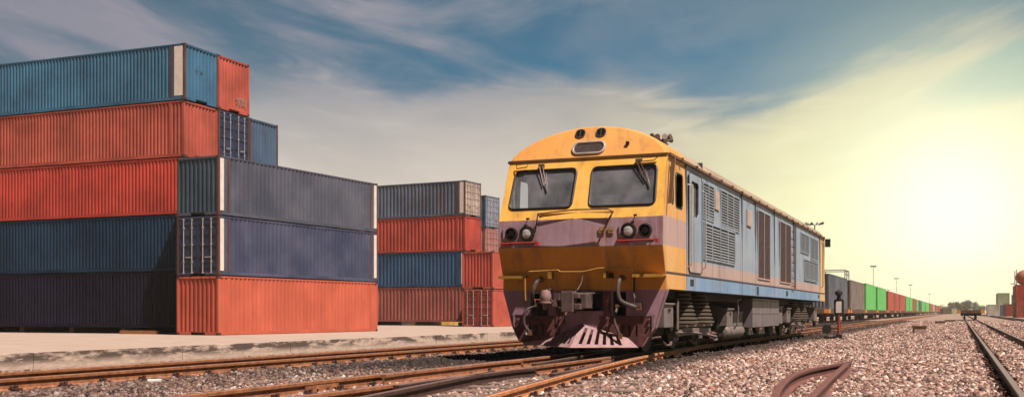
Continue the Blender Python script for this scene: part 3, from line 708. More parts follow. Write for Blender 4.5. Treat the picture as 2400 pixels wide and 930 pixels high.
        for h in hs:
            m = MB(); m.tube([(sx*(HW-.012), y, z) for y, z in h+h[:1]], .016, 6, False); fr = m.build('window_frame', blk, root, True)
            if h is hs[0]: continue
            m = MB(); m.add([(sx*(HW-.03), y, z) for y, z in h], [tuple(range(len(h)))]); m.build('pane', gl, fr)
    side(1); side(-1)
    # cab inside
    m = MB(); m.box(-1.38, 1.38, .35, 3.1, 1.9, 1.95); m.box(-1.38, 1.38, 3.1, 3.15, 1.9, 3.5); m.box(-1.38, 1.38, .5, 3.1, 3.28, 3.30); m.build('cab_lining', inter, root)
    m = MB(); m.box(.15, 1.25, .35, .75, 1.95, 2.50); m.box(.2, .55, .42, .7, 2.5, 2.68); m.box(-1.2, -.4, .4, .6, 1.95, 2.46); m.build('control_desk', plain('desk_grey', (.20, .21, .22), .6), root)
    for x in (.75, -.75):
        m = MB(); m.box(x-.24, x+.24, 1.2, 1.7, 2.25, 2.36); m.box(x-.22, x+.22, 1.64, 1.76, 2.36, 2.98); m.tube([(x, 1.45, 1.95), (x, 1.45, 2.25)], .05); m.build('driver_seat', blk, root, bevel=.03)
    # corner deflector (windscreen side fairing)
    for sx in (1,):
        m = MB(); m.add([(sx*(HW+.02), .50, 3.24), (sx*(HW+.10), .44, 3.24), (sx*(HW+.10), .20, 2.48), (sx*(HW+.02), .26, 2.48), (sx*(HW+.02), .54, 3.24), (sx*(HW+.10), .48, 3.24), (sx*(HW+.10), .24, 2.48), (sx*(HW+.02), .30, 2.48)], [(0,1,2,3),(4,7,6,5),(0,4,5,1),(1,5,6,2),(2,6,7,3),(3,7,4,0)])
        m.build('wind_deflector', paint('deflector_brown', (.30, .17, .10), rust=.5), root)
    # wipers
    for x0, x1, x2 in ((-.78, -.70, -.66), (.93, 1.08, 1.12)):
        m = MB(); m.cbox((x0, fy(3.21)-.04, 3.215), (.10, .05, .05)); m.tube([(x0-.03, fy(3.2)-.06, 3.2), (x1, fy(2.9)-.035, 2.86)], .009, 5); m.tube([(x0+.03, fy(3.2)-.06, 3.2), (x2, fy(2.9)-.035, 2.88)], .008, 5)
        m.tube([(x1-.03, fy(3.05)-.02, 3.06), (x2+.04, fy(2.78)-.02, 2.76)], .012, 5); m.build('wiper', plain('wiper_metal', (.16, .10, .08), .5, .3), root)
    # grab loops over the windscreens
    for pts in (((-1.24, 3.25), (-1.02, 3.26), (-1.04, 3.20), (-1.22, 3.18)), ((.99, 3.27), (1.28, 3.28), (1.20, 3.20), (1.0, 3.19))):
        P = [(x, fy(z)-.07, z) for x, z in pts]; m = MB(); m.tube(P+P[:1], .010, 5, False); m.build('grab_loop', plain('handle_brown', (.10, .05, .03), .5), root)
    # centre handrail on the nose
    m = MB(); yo = -.13; P = [(-.76, .0, 2.05), (-.70, yo*.6, 2.2), (-.66, yo, 2.35), (0, yo-.02, 2.395), (.56, yo, 2.385), (.64, yo, 2.33), (.56, yo, 2.22), (.47, 0, 2.11)]
    m.tube(P, .013, 6); m.tube([(-.66, yo, 2.35), (-.66, 0, 2.30)], .013, 6); m.tube([(.60, yo, 2.36), (.60, .02, 2.36)], .013, 6); m.build('nose_handrail', plain('handrail_dark', (.16, .085, .05), .5), root)
    # thin plates added under the handrail to cast shadow triangles on the nose
    m = MB()
    for P in (((-.66, .0, 2.30), (-.66, -.035, 2.35), (-.02, .0, 2.36)), ((.60, .0, 2.33), (.60, -.035, 2.35), (.02, .0, 2.36))):
        m.add([*P, *[(x, y, z+.008) for x, y, z in P]], [(0, 1, 2), (5, 4, 3), (0, 1, 4, 3), (1, 2, 5, 4), (2, 0, 3, 5)])
    m.build('nose_shadow_plate', LF, root)
    # lamps
    lensd = plain('dark_lens', (.012, .008, .008), .12, 0, .2, 10, 0); lensl = plain('headlamp_lens', (.95, .93, .88), .15, .6, .3, 30, .5)
    for xs in ((-.885, -1.165), (.88, 1.155)):
        pl_ = MB(); a, b = sorted(xs); pl_.holes(rrect(a-.17, b+.17, 1.90, 2.19, .05), [], lambda x, z: (x, -.014, z), (0, .012, 0)); pl = pl_.build('lamp_plate', LF, root)
        for i, x in enumerate(xs):
            z = 2.035; r = .128 if i == 0 else .108
            m = MB(); m.lathe([(r, 0), (r, -.07), (r-.022, -.075), (r-.03, -.03), (.001, -.028)], (x, -.012, z), 'Y', 24); h = m.build('headlight' if i == 0 else 'marker_light', plain('lamp_housing', (.03, .022, .02), .4), root, True)
            m = MB(); rr = r-.028; m.lathe([(rr, -.03), (rr*.8, -.062), (rr*.45, -.078), (.002, -.083)], (x, -.012, z), 'Y', 20); m.build('lens', lensl if i == 0 else lensd, h, True)
        m = MB(); m.tube([(a-.20, -.09, 1.875), (b+.21, -.09, 1.88)], .014, 6); m.tube([(a-.1, -.09, 1.875), (a-.1, 0, 1.875)], .01, 5); m.tube([(b+.1, -.09, 1.88), (b+.1, 0, 1.88)], .01, 5); m.cbox((b+.2, -.07, 1.86), (.05, .08, .06)); m.cbox((a-.1, -.04, 1.85), (.12, .06, .03))
        m.build('lamp_guard', plain('guard_red', (.45, .05, .04), .5), root)
    for x in (-.93, .93):
        m = MB(); m.tube([(x-.02, -.03, 2.12), (x+.06, -.06, 2.27)], .006, 5); m.cbox((x+.06, -.05, 2.28), (.05, .04, .03)); m.build('marker_stalk', dark, root)
    yp = plain('plate_yellow', (.45, .30, .10), .6)
    for cx in (.42, .575):
        m = MB(); m.box(cx-.055, cx-.035, -.012, 0, 2.01, 2.11); m.box(cx-.055, cx+.045, -.012, -.001, 2.05, 2.07)
        m.box(cx-.03, cx+.045, -.012, -.0012, 2.01, 2.03); m.box(cx-.03, cx+.045, -.012, -.0012, 2.09, 2.11); m.box(cx+.025, cx+.045, -.012, -.0011, 2.075, 2.085); m.build('painted_mark', yp, root)
    # --- lower front: apron, pilot
    out = [(-HW, 1.279), (-HW, 1.06), (-1.33, .73), (-1.27, .50), (-1.04, .16), (1.04, .16), (1.22, .44), (1.30, .72), (HW, 1.10), (HW, 1.279)]
    slots = [rrect(-.92, -.60, .60, 1.03, .05), rrect(-.36, .36, .74, 1.04, .02), rrect(.53, .76, .66, 1.06, .03)]
    for x in (.70, .82, .94): slots.append(rrect(x-.018, x+.018, .32, .52, .017))
    for x in (-.70, -.82, -.94): slots.append(rrect(x-.018, x+.018, .30, .52, .017))
    m = MB(); m.holes(out, slots, lambda x, z: (x, .22, z), (0, .04, 0)); ap = m.build('pilot_plate', LF, root)
    m = MB()
    m.holes([(-1.275, .66), (-.40, .66), (-.40, .30), (-1.12, .20), (-1.25, .46)], [rrect(x-.018, x+.018, .32, .52, .017) for x in (-.94, -.82, -.70)], lambda x, z: (x, .20, z), (0, .018, 0))
    m.build('pilot_overlay', maroon, root); m = MB()
    m.holes([(.30, .66), (1.24, .66), (1.20, .45), (1.02, .17), (.30, .30)], [rrect(x-.018, x+.018, .32, .52, .017) for x in (.70, .82, .94)], lambda x, z: (x, .20, z), (0, .018, 0))
    m.build('pilot_overlay', maroon, root)
    for q in ((-.46, -.30, .188, .218, .52, 1.04), (.38, .50, .188, .218, .42, 1.06)): MB().box(*q).build('pilot_bracket', maroon, root)
    bolt0 = None
    for x in (-1.15, -.38, .44, 1.15):
        for z in (.50, .62, .90) if abs(x) < .6 else (.50, .60):
            if bolt0 is None: bo = bolt0 = MB().lathe([(.022, 0), (.022, -.025)], (0, 0, 0), 'Y', 6).build('pilot_bolt', plain('bolt_worn', (.22, .13, .11), .5, .3), root)
            else: bo = bolt0.copy(); COL.objects.link(bo); bo.parent = root
            bo.location = (x, .198 if abs(x) > .6 else .187, z)
    for sx in (-1, 1):
        m = MB()
        P = [(sx*HW, .24, 1.26), (sx*HW, .24, 1.08), (sx*1.31, .24, .72), (sx*1.24, .24, .46), (sx*1.04, .24, .17)]
        Q = [(sx*(HW+.0), .42, 1.11), (sx*(HW), .42, 1.07), (sx*1.33, .34, .72), (sx*1.26, .32, .46), (sx*1.05, .30, .17)]
        m.add(P+Q, [(i, i+1, 6+i, 5+i) for i in range(4)])
        m.add([(sx*1.02, .195, .68), (sx*1.245, .195, .68), (sx*1.255, .195, .655), (sx*1.02, .195, .655)], [(0, 1, 2, 3)])
        m.box(sx*1.20, sx*1.235, .185, .199, .47, .68)
        m.build('pilot_cheek', plain('cheek_mauve', (.30, .20, .23), .6), root)
    # steps on the pilot
    for a, b in ((-1.44, -.96), (.92, 1.435)):
        m = MB(); m.box(a, b, .03, .25, 1.305, 1.325); m.box(a, b, .02, .035, 1.285, 1.335); m.build('front_step', yelp, root)
    # plough
    plm = plain('plough_worn', (.34, .215, .215), .6, .1, .3, 7, .3)
    A, B = (0.0, .19, .52), (.0, -.38, .15)
    for sx in (-1, 1):
        top = Vector((.0, .18, .53)); bot = Vector((.0, -.40, .15)); oT = Vector((sx*.80, .18, .30)) if sx > 0 else Vector((-.64, .16, .24)); oB = Vector((sx*1.0, .10, .15)) if sx > 0 else Vector((-.70, .08, .17))
        def pm(u, v, T=top, Bm=bot, OT=oT, OB=oB): return (T*(1-u)+OT*u)*(1-v) + (Bm*(1-u)+OB*u)*v
        hs = []
        for k in range(6):
            u = .10+k*.125; hs.append([(u, .12), (u+.06, .12), (u+.054, .84), (u-.006, .84)])
        m = MB(); m.holes([(0, 0), (1, 0), (1, 1), (0, 1)], hs, pm, (0, .015, -.012)); m.build('plough', plm, root)
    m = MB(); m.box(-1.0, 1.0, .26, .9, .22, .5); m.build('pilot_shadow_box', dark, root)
    # coupler
    cm = plain('coupler_steel', (.15, .105, .095), .6, .2, .35, 9, .4)
    m = MB(); m.box(-.12, .12, -.10, .5, .80, 1.0); m.box(-.17, .03, -.36, -.10, .72, 1.06); m.box(.03, .14, -.30, -.08, .76, .86); m.box(.03, .12, -.30, -.10, .94, 1.03); m.box(.12, .22, -.22, .10, .78, 1.02); m.lathe([(.03, .70), (.03, 1.09), (.05, 1.10)], (.02, -.22, 0), 'Z', 8)
    cp = m.build('coupler', cm, root, bevel=.018)
    m = MB(); m.tube([(.05, -.18, 1.08), (.06, .0, 1.2), (.07, .05, 1.36)], .008, 5); m.tube([(-.28, .02, 1.03), (.28, .02, 1.03)], .014, 6); m.build('uncoupling_lever', plain('lever_grey', (.18, .14, .12), .5), cp)
    m = MB(); m.box(-.36, .36, .16, .30, 1.045, 1.065); m.box(-.36, -.335, .16, .3, .74, 1.05); m.box(.335, .36, .16, .3, .74, 1.05); m.build('coupler_pocket', dark, root)
    # jumper / brake hoses
    hose = plain('hose_rubber', (.085, .065, .055), .6, 0, .3, 12, .2); brass = plain('hose_fitting', (.30, .17, .10), .4, .4)
    def crv(p): return cat([Vector(q) for q in p], 8)
    for P, r in (([(-.73, .22, 1.27), (-.75, .05, 1.22), (-.80, .0, 1.05), (-.83, .08, .92), (-.82, .2, .85)], .035),
                 ([(.70, .22, 1.28), (.70, .04, 1.24), (.69, -.02, 1.05), (.74, .0, .90), (.90, .06, .82), (1.0, .12, .80)], .035),
                 ([(-.80, .2, .84), (-.90, .04, .78), (-.96, .0, .62), (-.94, .02, .48), (-.86, .05, .38)], .026),
                 ([(.62, .2, .82), (.62, .08, .70), (.62, .04, .56), (.68, .02, .42), (.72, .02, .33)], .022),
                 ([(-.55, .2, 1.1), (-.58, .05, 1.08), (-.52, .0, .98), (-.44, .05, .86)], .02)):
        m = MB(); m.tube(crv(P), r, 8); h = m.build('brake_hose', hose, root, True)
        m = MB(); m.lathe([(r*1.5, 0), (r*1.5, -.05), (r*1.1, -.07)], P[0], 'Y', 10); m.cbox(P[-1], (r*2.6, r*2.6, .09)); m.build('fitting', brass, h)
    m = MB(); m.lathe([(.02, .17), (.075, .16), (.10, .08), (.095, 0), (.085, -.02), (.11, -.025), (.11, -.05), (.05, -.07), (.04, -.16), (.001, -.17)], (-.58, .02, .92), 'Z', 16); m.box(-.63, -.53, .03, .22, .86, .95)
    m.build('air_valve', plain('valve_pink', (.34, .20, .19), .5), root, True)
    m = MB(); m.tube([(-.52, .1, .9), (-.42, .05, .92), (-.40, .08, .80), (-.34, .1, .78)], .02, 6); m.cbox((-.40, .12, .98), (.10, .12, .12)); m.tube([(.92, .1, 1.05), (.94, .08, .95), (.92, .1, .86)], .018, 6); m.cbox((.96, .12, .84), (.16, .10, .07)); m.build('pipework', cm, root)
    m = MB(); m.lathe([(.035, .34), (.035, .40), (.028, .42)], (-.93, .05, 0), 'Z', 8); m.build('white_cap', plain('cap_white', (.7, .62, .55), .5), root)
    # yellow pipe rail on the pilot
    m = MB(); P = [(-.955, .06, .92), (-.955, .04, 1.10), (-.955, .03, 1.38), (-.90, .03, 1.40), (-.60, .03, 1.41), (-.36, .03, 1.42), (-.32, .03, 1.39), (.06, .03, 1.385), (.16, .03, 1.40), (.35, .03, 1.44), (.62, .03, 1.44), (.90, .03, 1.45), (.92, .04, 1.36)]
    m.tube(P, .014, 6)
    for x in (-.52, .45): m.box(x-.02, x+.02, .02, .24, 1.28, 1.40)
    m.build('pilot_handrail', yelp, root)
    m = MB(); m.tube([(.93, .1, 1.36), (.93, .1, 1.05)], .014, 6); m.box(.50, .55, .10, .22, 1.28, 1.36); m.build('cable_stay', dark, root)
    # --- sides: louvres, doors, ladders (both sides)
    def louvre(sx, y0, y1, z0, z1, nsub, mat, frame, slat=.055, vertical=False):
        X = sx*HW + (sx*.001); up = sx*(-.03*((z0+z1)/2-2.26)/1.06 if z1 > 2.6 else 0); X += up
        m = MB(); m.box(X-sx*.004, X+sx*.022, y0, y1, z0, z0+.03); m.box(X-sx*.004, X+sx*.022, y0, y1, z1-.03, z1)
        w = (y1-y0)/nsub
        for k in range(nsub+1): m.box(X-sx*.004, X+sx*.022, y0+k*w-(.02 if k else 0), y0+k*w+(.02 if k < nsub else 0), z0+.03, z1-.03)
        fr = m.build('louvre_panel', frame, root)
        MB().box(X-sx*.002, X+sx*.002, y0+.02, y1-.02, z0+.03, z1-.03).build('louvre_back', gap, fr); m = MB()
        if vertical:
            y = y0+.04
            while y < y1-.03: m.box(X+sx*.002, X+sx*.016, y, y+.03, z0+.03, z1-.03); y += .085
        else:
            z = z0+.05
            while z < z1-.05:
                m.add([(X+sx*.002, y0+.02, z+.034), (X+sx*.002, y1-.02, z+.034), (X+sx*.020, y1-.02, z), (X+sx*.020, y0+.02, z)], [(0, 1, 2, 3)]); z += slat
        m.build('slats', mat, fr)
    lbl = LS; gap = plain('louvre_dark', (.085, .09, .10), .8)
    for sx in (1, -1):
        louvre(sx, 2.98, 3.95, 2.45, 3.14, 2, louv, lbl)
        louvre(sx, 4.62, 6.55, 2.42, 3.17, 3, louv, lbl)
        louvre(sx, 2.98, 6.0, 1.70, 2.40, 4, louv, lbl)
        louvre(sx, 8.85, 10.6, 1.50, 3.14, 2, brown, lbl, vertical=True)
        louvre(sx, 12.25, 14.2, 1.50, 3.14, 2, brown, lbl, vertical=True)
        louvre(sx, 16.4, 18.3, 2.52, 3.12, 2, louv, lbl)
        louvre(sx, 18.8, 20.6, 2.40, 3.12, 2, louv, lbl)
        louvre(sx, 17.1, 20.4, 1.70, 2.35, 3, louv, lbl)
        m = MB(); m.box(sx*(HW+.001), sx*(HW+.012), .22, LN-.02, 1.365, 1.385)
        for y in (1.648, 6.9, 8.6, 11.4, 14.9, 21.2): m.box(sx*(HW-.03), sx*(HW+.004), y, y+.018, 1.12, 3.28)
        m.build('body_seam', plain('seam_dark', (.10, .11, .13), .7), root)
        m = MB()
        for y, z0, z1, w in ((1.95, 1.19, 1.30, .24), (8.75, 1.13, 1.32, .22), (13.4, 1.17, 1.30, .3), (20.6, 1.2, 1.3, .3)): m.box(sx*(HW+.002), sx*(HW+.008), y, y+w, z0, z1)
        m.build('jacking_socket', blk, root)
        m = MB(); m.box(sx*(HW-.02), sx*(HW+.008), 4.05, 4.45, 2.72, 3.08); m.box(sx*(HW-.02), sx*(HW+.008), 7.5, 8.05, 2.66, 3.02); m.build('blank_plate', plain('plate_beige', (.50, .42, .36), .6), root)
        # door
        dp = rrect(1.80, 2.80, 1.42, 3.18, .10); m = MB(); m.holes(dp, [rrect(1.95, 2.55, 2.42, 3.04, .09)], lambda y, z: (sx*(HW+.002), y, z), (sx*.014, 0, 0)); dr = m.build('cab_door', LS, root)
        m = MB(); m.tube([(sx*(HW+.012), y, z) for y, z in dp+dp[:1]], .012, 5, False); m.build('door_seal', plain('seal_dark', (.05, .05, .055), .6), dr)
        for y in (1.74, 2.88):
            m = MB(); m.tube([(sx*HW, y, 2.95), (sx*(HW+.07), y, 2.92), (sx*(HW+.07), y, 1.55), (sx*HW, y, 1.50)], .014, 6); m.build('door_handrail', plain('rail_pale', (.50, .50, .48), .4, .3), root)
        # ladder
        m = MB()
        for y in (14.45, 14.72): m.tube([(sx*(HW+.07), y, 1.38), (sx*(HW+.07), y, 3.22)], .014, 5)
        for z in np.arange(1.45, 3.2, .22): m.tube([(sx*(HW+.07), 14.45, z), (sx*(HW+.07), 14.72, z)], .01, 5); m.box(sx*HW, sx*(HW+.07), 14.45, 14.47, z-.01, z+.01)
        m.build('side_ladder', plain('ladder_dark', (.07, .05, .045), .6), root)
        m = MB(); m.tube([(sx*HW, 21.5, 3.1), (sx*(HW+.06), 21.5, 3.05), (sx*(HW+.06), 21.5, 1.6), (sx*HW, 21.5, 1.55)], .014, 5); m.build('rear_handrail', dark, root)
    # rear wall, floor, underframe
    m = MB(); m.box(-HW+.01, HW-.01, LN-.05, LN-.001, 1.10, ZE); m.build('rear_wall', LF, root)
    m = MB(); m.box(-1.38, 1.38, .28, LN-.06, 1.08, 1.16); m.box(-.55, .55, .3, 22.4, .80, 1.08); m.box(-1.05, -.95, .5, 22.3, .95, 1.08); m.box(.95, 1.05, .5, 22.3, .95, 1.08); m.build('underframe', dark, root)
    # fuel tank
    m = MB()
    for sx in (-1, 1):
        for k in range(3): m.box(sx*.3, sx*1.28, 9.0+k*1.36, 10.33+k*1.36, .36, 1.05)
        for k in range(12): m.box(sx*1.282, sx*1.295, 9.1+k*.335, 9.16+k*.335, .98, 1.03)
        m.box(sx*1.281, sx*1.288, 9.0, 13.05, .68, .71)
    m.build('fuel_tank', plain('tank_grey', (.19, .165, .18), .5, .1, .25, 3), root, bevel=.03)
    for sx in (-1, 1):
        for y0, y1, z0, z1, x in ((.62, 1.22, .46, .93, 1.30), (6.1, 6.75, .42, .86, 1.25), (7.6, 8.7, .40, .80, 1.10), (13.3, 14.1, .40, .95, 1.22), (14.6, 15.3, .42, .90, 1.27), (20.9, 21.6, .42, .92, 1.27)):
            m = MB(); m.box(sx*(x-.38), sx*x, y0, y1, z0, z1-.06)
            m.add([(sx*(x-.38), y0-.03, z1), (sx*(x+.03), y0-.03, z1-.06), (sx*(x+.03), y1+.03, z1-.06), (sx*(x-.38), y1+.03, z1), (sx*(x-.38), y0-.03, z1-.03), (sx*(x+.03), y0-.03, z1-.09), (sx*(x+.03), y1+.03, z1-.09), (sx*(x-.38), y1+.03, z1-.03)], [(0,1,2,3),(7,6,5,4),(0,4,5,1),(1,5,6,2),(2,6,7,3),(3,7,4,0)])
            b = m.build('equipment_box', steelg, root, bevel=.012)
            m = MB(); m.box(sx*(x+.002), sx*(x+.02), (y0+y1)/2-.05, (y0+y1)/2+.05, z1-.2, z1-.15); m.build('latch', dark, b)
        m = MB(); m.lathe([(.001, 6.9), (.10, 6.92), (.15, 7.0), (.15, 8.7), (.10, 8.78), (.001, 8.8)], (sx*1.0, 0, .28), 'Y', 16); m.build('air_reservoir', steelg, root, True)
        m = MB(); m.tube([(sx*1.28, 7.05, .98), (sx*1.30, 7.1, .80), (sx*1.28, 7.1, .45), (sx*1.2, 7.1, .35)], .02, 6); m.tube([(sx*1.28, 7.05, .98), (sx*1.25, 7.7, 1.02)], .02, 6); m.tube([(sx*1.30, 1.5, .95), (sx*1.30, 1.5, .42)], .03, 6); m.build('drain_pipe', steelg, root)
    # bogies
    frm = plain('bogie_frame', (.04, .03, .026), .75, .1, .4, 6); sp_ = plain('spring_pale', (.13, .105, .08), .55, .2)
    for yc in (4.0, 18.0):
        bg = bpy.data.objects.new('bogie', None)
        m = MB()
        for sx in (-1, 1):
            out = [(yc-2.9, .55), (yc-2.5, .66), (yc-2.0, .52), (yc-.5, .46), (yc+.5, .46), (yc+2.0, .52), (yc+2.5, .66), (yc+2.9, .55), (yc+2.9, .36), (yc+2.4, .30), (yc+1.9, .40), (yc+.55, .30), (yc-.55, .30), (yc-1.9, .40), (yc-2.4, .30), (yc-2.9, .36)]
            m.holes(out, [], lambda y, z: (sx*.98, y, z), (-sx*.1, 0, 0))
        m.box(-.9, .9, yc-.3, yc+.3, .45, .8)
        bg = m.build('bogie', frm, root)
        for y in (yc-2.0, yc, yc+2.0):
            m = MB()
            for sx in (-1, 1):
                m.lathe([(.42, sx*.47), (.49, sx*.475), (.49, sx*.50), (.46, sx*.505), (.46, sx*.60), (.30, sx*.60), (.12, sx*.57), (.1, sx*.62)], (0, y, .46), 'X', 32)
            m.tube([(-.7, y, .46), (.7, y, .46)], .08, 12); m.build('wheelset', plain('wheel_steel', (.06, .042, .035), .6, .4), bg, True)
            for sx in (-1, 1):
                m = MB(); m.box(sx*.80, sx*1.02, y-.17, y+.17, .34, .60); m.lathe([(.12, sx*1.02), (.12, sx*1.06), (.07, sx*1.09)], (0, y, .46), 'X', 14); m.build('axle_box', frm, bg, bevel=.02)
                m = MB(); m.tube([(sx*1.0, y-.35, .20), (sx*1.02, y-.16, .13), (sx*1.02, y+.12, .13), (sx*1.0, y+.3, .22)], .025, 6); m.box(sx*.98, sx*1.02, y+.35, y+.75, .20, .26); m.build('brake_rigging', plain('rigging_pale', (.17, .13, .11), .6, .2), bg)
        for sx in (-1, 1):
            for y in ((yc-1.45, yc-.05) if yc < 10 else (yc-1.2, yc+.3)):
                prof = []; 
                for k in range(8):
                    r = .20 + .022*(7-k); z = .50+k*.072; prof += [(r-.05, z), (r, z+.018), (r, z+.045), (r-.05, z+.062)]
                m = MB(); m.lathe([(.001, .49)]+prof+[(.001, 1.08)], (sx*1.07, y, 0), 'Z', 20); m.box(sx*.86, sx*1.30, y-.40, y+.45, .455, .495); m.build('spring', sp_, bg, True)
            m = MB(); m.add([(sx*1.22, yc-2.1, .40), (sx*1.22, yc-1.5, .44), (sx*1.22, yc+.6, .40), (sx*1.22, yc+.6, .34), (sx*1.22, yc-.3, .30), (sx*1.22, yc-2.1, .30)], [(0, 1, 2, 3, 4, 5)]); m.tube([(sx*1.22, yc-2.2, .36), (sx*1.22, yc-1.0, .34), (sx*1.2, yc+.3, .28), (sx*1.2, yc+1.2, .22)], .03, 6); m.build('spring_plank', plain('plank_steel', (.20, .16, .145), .6), bg)
    # horns
    hm = plain('horn_metal', (.16, .11, .09), .5, .3)
    m = MB(); m.tube([(.5, 3.5, 3.84), (.5, 3.5, 3.98)], .02); m.box(.40, .60, 3.35, 3.65, 3.95, 3.98)
    for a, l in ((0, .32), (.5, .26), (-.5, .28), (1.2, .22), (2.6, .26), (3.2, .3)):
        dx, dy = math.sin(a), -math.cos(a); c = Vector((.5, 3.5, 4.0 + .02*(a % 2)))
        m.tube([c, c+Vector((dx*l*.7, dy*l*.7, .03)), c+Vector((dx*l, dy*l, .05))], [.014, .028, .062], 8)
    m.build('roof_horn', hm, root)
    m = MB(); m.tube([(1.15, 22.0, 3.55), (1.15, 22.0, 3.75)], .02)
    for dx in (-.3, -.1, .1, .3): m.tube([(1.15+dx*.4, 22.0, 3.75), (1.15+dx, 21.9, 3.80)], [.02, .05], 6)
    m.build('rear_horn', hm, root)
    m = MB(); m.box(HW+.02, HW+.2, LN-.15, LN-.05, 3.0, 3.28); m.build('rear_mirror', dark, root)
    m = MB(); m.lathe([(.001, -.05), (.21, -.04), (.21, .04), (.001, .05)], (1.05, LN+.15, .42), 'X', 18); m.box(-.1, .1, LN, LN+.5, .75, 1.0); m.build('rear_coupler', dark, root)
locomotive()
# ------------------------------------------------------------------ flat wagons and the freight train
WAGM = plain('wagon_rust', (.16, .085, .06), .8, 0, .4, 4); WAGD = plain('wagon_dark', (.035, .026, .022), .8, 0, .4, 4); ORG = plain('orange_patch', (.75, .30, .05), .6)
def wagon(t0, L, d, label, group, detail=True):
    root = empty('flat_wagon', W(d, t0+L/2, RT), -TH, label, 'flat wagon', group)
    h = L/2
    m = MB(); m.box(-1.25, 1.25, -h, h, .80, .93); m.box(-1.28, -1.2, -h, h, .62, .92); m.box(1.2, 1.28, -h, h, .62, .92)
    for y in np.arange(-h+.6, h-.4, 1.5): m.box(-1.31, 1.31, y, y+.1, .66, .90)
    m.build('deck', WAGM, root)
    m = MB(); m.box(-.2, .2, -h+.1, h-.1, .42, .80)
    m.add([(1.1, -h*.6, .80), (1.1, -h*.35, .42), (1.1, h*.35, .42), (1.1, h*.6, .80)], [(0, 1, 2, 3)]); m.add([(-1.1, -h*.6, .80), (-1.1, -h*.35, .42), (-1.1, h*.35, .42), (-1.1, h*.6, .80)], [(0, 1, 2, 3)])
    m.build('centre_sill', WAGD, root)
    for s in (-1, 1):
        m = MB(); y0 = s*(h-2.0)
        for sx in (-1, 1): m.box(sx*.75, sx*.95, y0-1.1, y0+1.1, .35, .62)
        m.box(-.9, .9, y0-.2, y0+.2, .4, .75); bg = m.build('bogie', WAGD, root)
        for y in (y0-.8, y0+.8):
            m = MB(); 
            for sx in (-1, 1): m.lathe([(.42, sx*.47), (.44, sx*.50), (.42, sx*.6), (.1, sx*.6)], (0, y, .42), 'X', 18)
            m.tube([(-.6, y, .42), (.6, y, .42)], .07, 8); m.build('wheelset', WAGD, bg)
        m = MB(); m.box(-1.28, 1.28, s*h, s*(h+.06), .62, .95); m.box(-.13, .13, s*h, s*(h+.45), .70, .92); m.build('headstock', WAGM, root)
        for sx in (-1, 1): MB().box(sx*.95, sx*1.317, s*(h-.75), s*(h+.072), .66, .95).build('orange_patch', ORG, root)
    return root
def t_at(px, d):                                   # yard t where the line at lateral d crosses picture column px
    k = (px-1200)/F; return d*(CT + k*ST)/(k*CT - ST)
ordn = 'first second third fourth fifth sixth seventh eighth ninth tenth eleventh twelfth thirteenth fourteenth fifteenth sixteenth seventeenth eighteenth nineteenth twentieth'.split()
dT = -10.08
train = [(1943, 1986, 'TSL', 'slate grey'), (1994, 2026, 'TGREY', 'grey brown'), (2030, 2053, 'GREEN', 'bright green'), (2057, 2077, 'GREEN', 'bright green'), (2082, 2096.5, 'TRED', 'brick red'), (2098, 2108, 'TRED', 'brick red'), (2109.5, 2122, 'TRED', 'brick red'),
         (2124, 2131, 'GREEN', 'bright green'), (2132, 2139, 'GREEN', 'bright green'), (2140.5, 2147, 'TRED', 'brick red'), (2148.5, 2153, 'GREEN', 'bright green'), (2154.5, 2159, 'TSL', 'slate grey'), (2160.5, 2168, 'GREEN', 'bright green'), (2169.5, 2178, 'GREEN', 'bright green'), (2180, 2185, 'TRED', 'brick red'), (2186.5, 2191, 'PALE', 'pale green'), (2192.5, 2199, 'TRED', 'brick red'), (2200.5, 2207, 'TRED', 'brick red')]
gT = 'containers on the freight train'; gW = 'flat wagons of the freight train'
for i, (a, b, c, nm) in enumerate(train):
    t0, t1 = t_at(a, dT+1.22), t_at(b, dT+1.22); L = t1-t0
    wagon(t0-.7, L+1.4, dT, 'flat wagon under the %s container, %s of the train behind the locomotive' % (nm, ordn[i]), gW)
    container(W(dT, (t0+t1)/2, RT+.94), R(90)-TH, L, C_[c], '%s container on the train, %s behind the locomotive' % (nm, ordn[i]), gT, simple=True, H=2.62 + (.12 if i in (2, 3) else 0))
# open frame standing on the first train container
o = empty('guard_frame', W(dT, t_at(1957, dT), RT+.94+2.63), -TH, 'small open metal frame standing on the slate grey train container', 'metal frame')
m = MB()
for x in (-1, 1):
    for y in (-1.8, 0, 1.8): m.tube([(x, y, 0), (x, y, .75)], .045, 6)
    for z in (.4, .74): m.tube([(x, -1.8, z), (x, 1.8, z)], .045, 6)
for y in (-1.8, 1.8): m.tube([(-1, y, .74), (1, y, .74)], .045, 6)
m.build('frame', plain('frame_grey', (.25, .23, .2), .7), o)
wagon(t_at(2283, 1.0) if False else 121.0, 14, 1.0, 'empty dark rusty flat wagon seen end on in the middle of the right track', 'wagons on the right tracks')
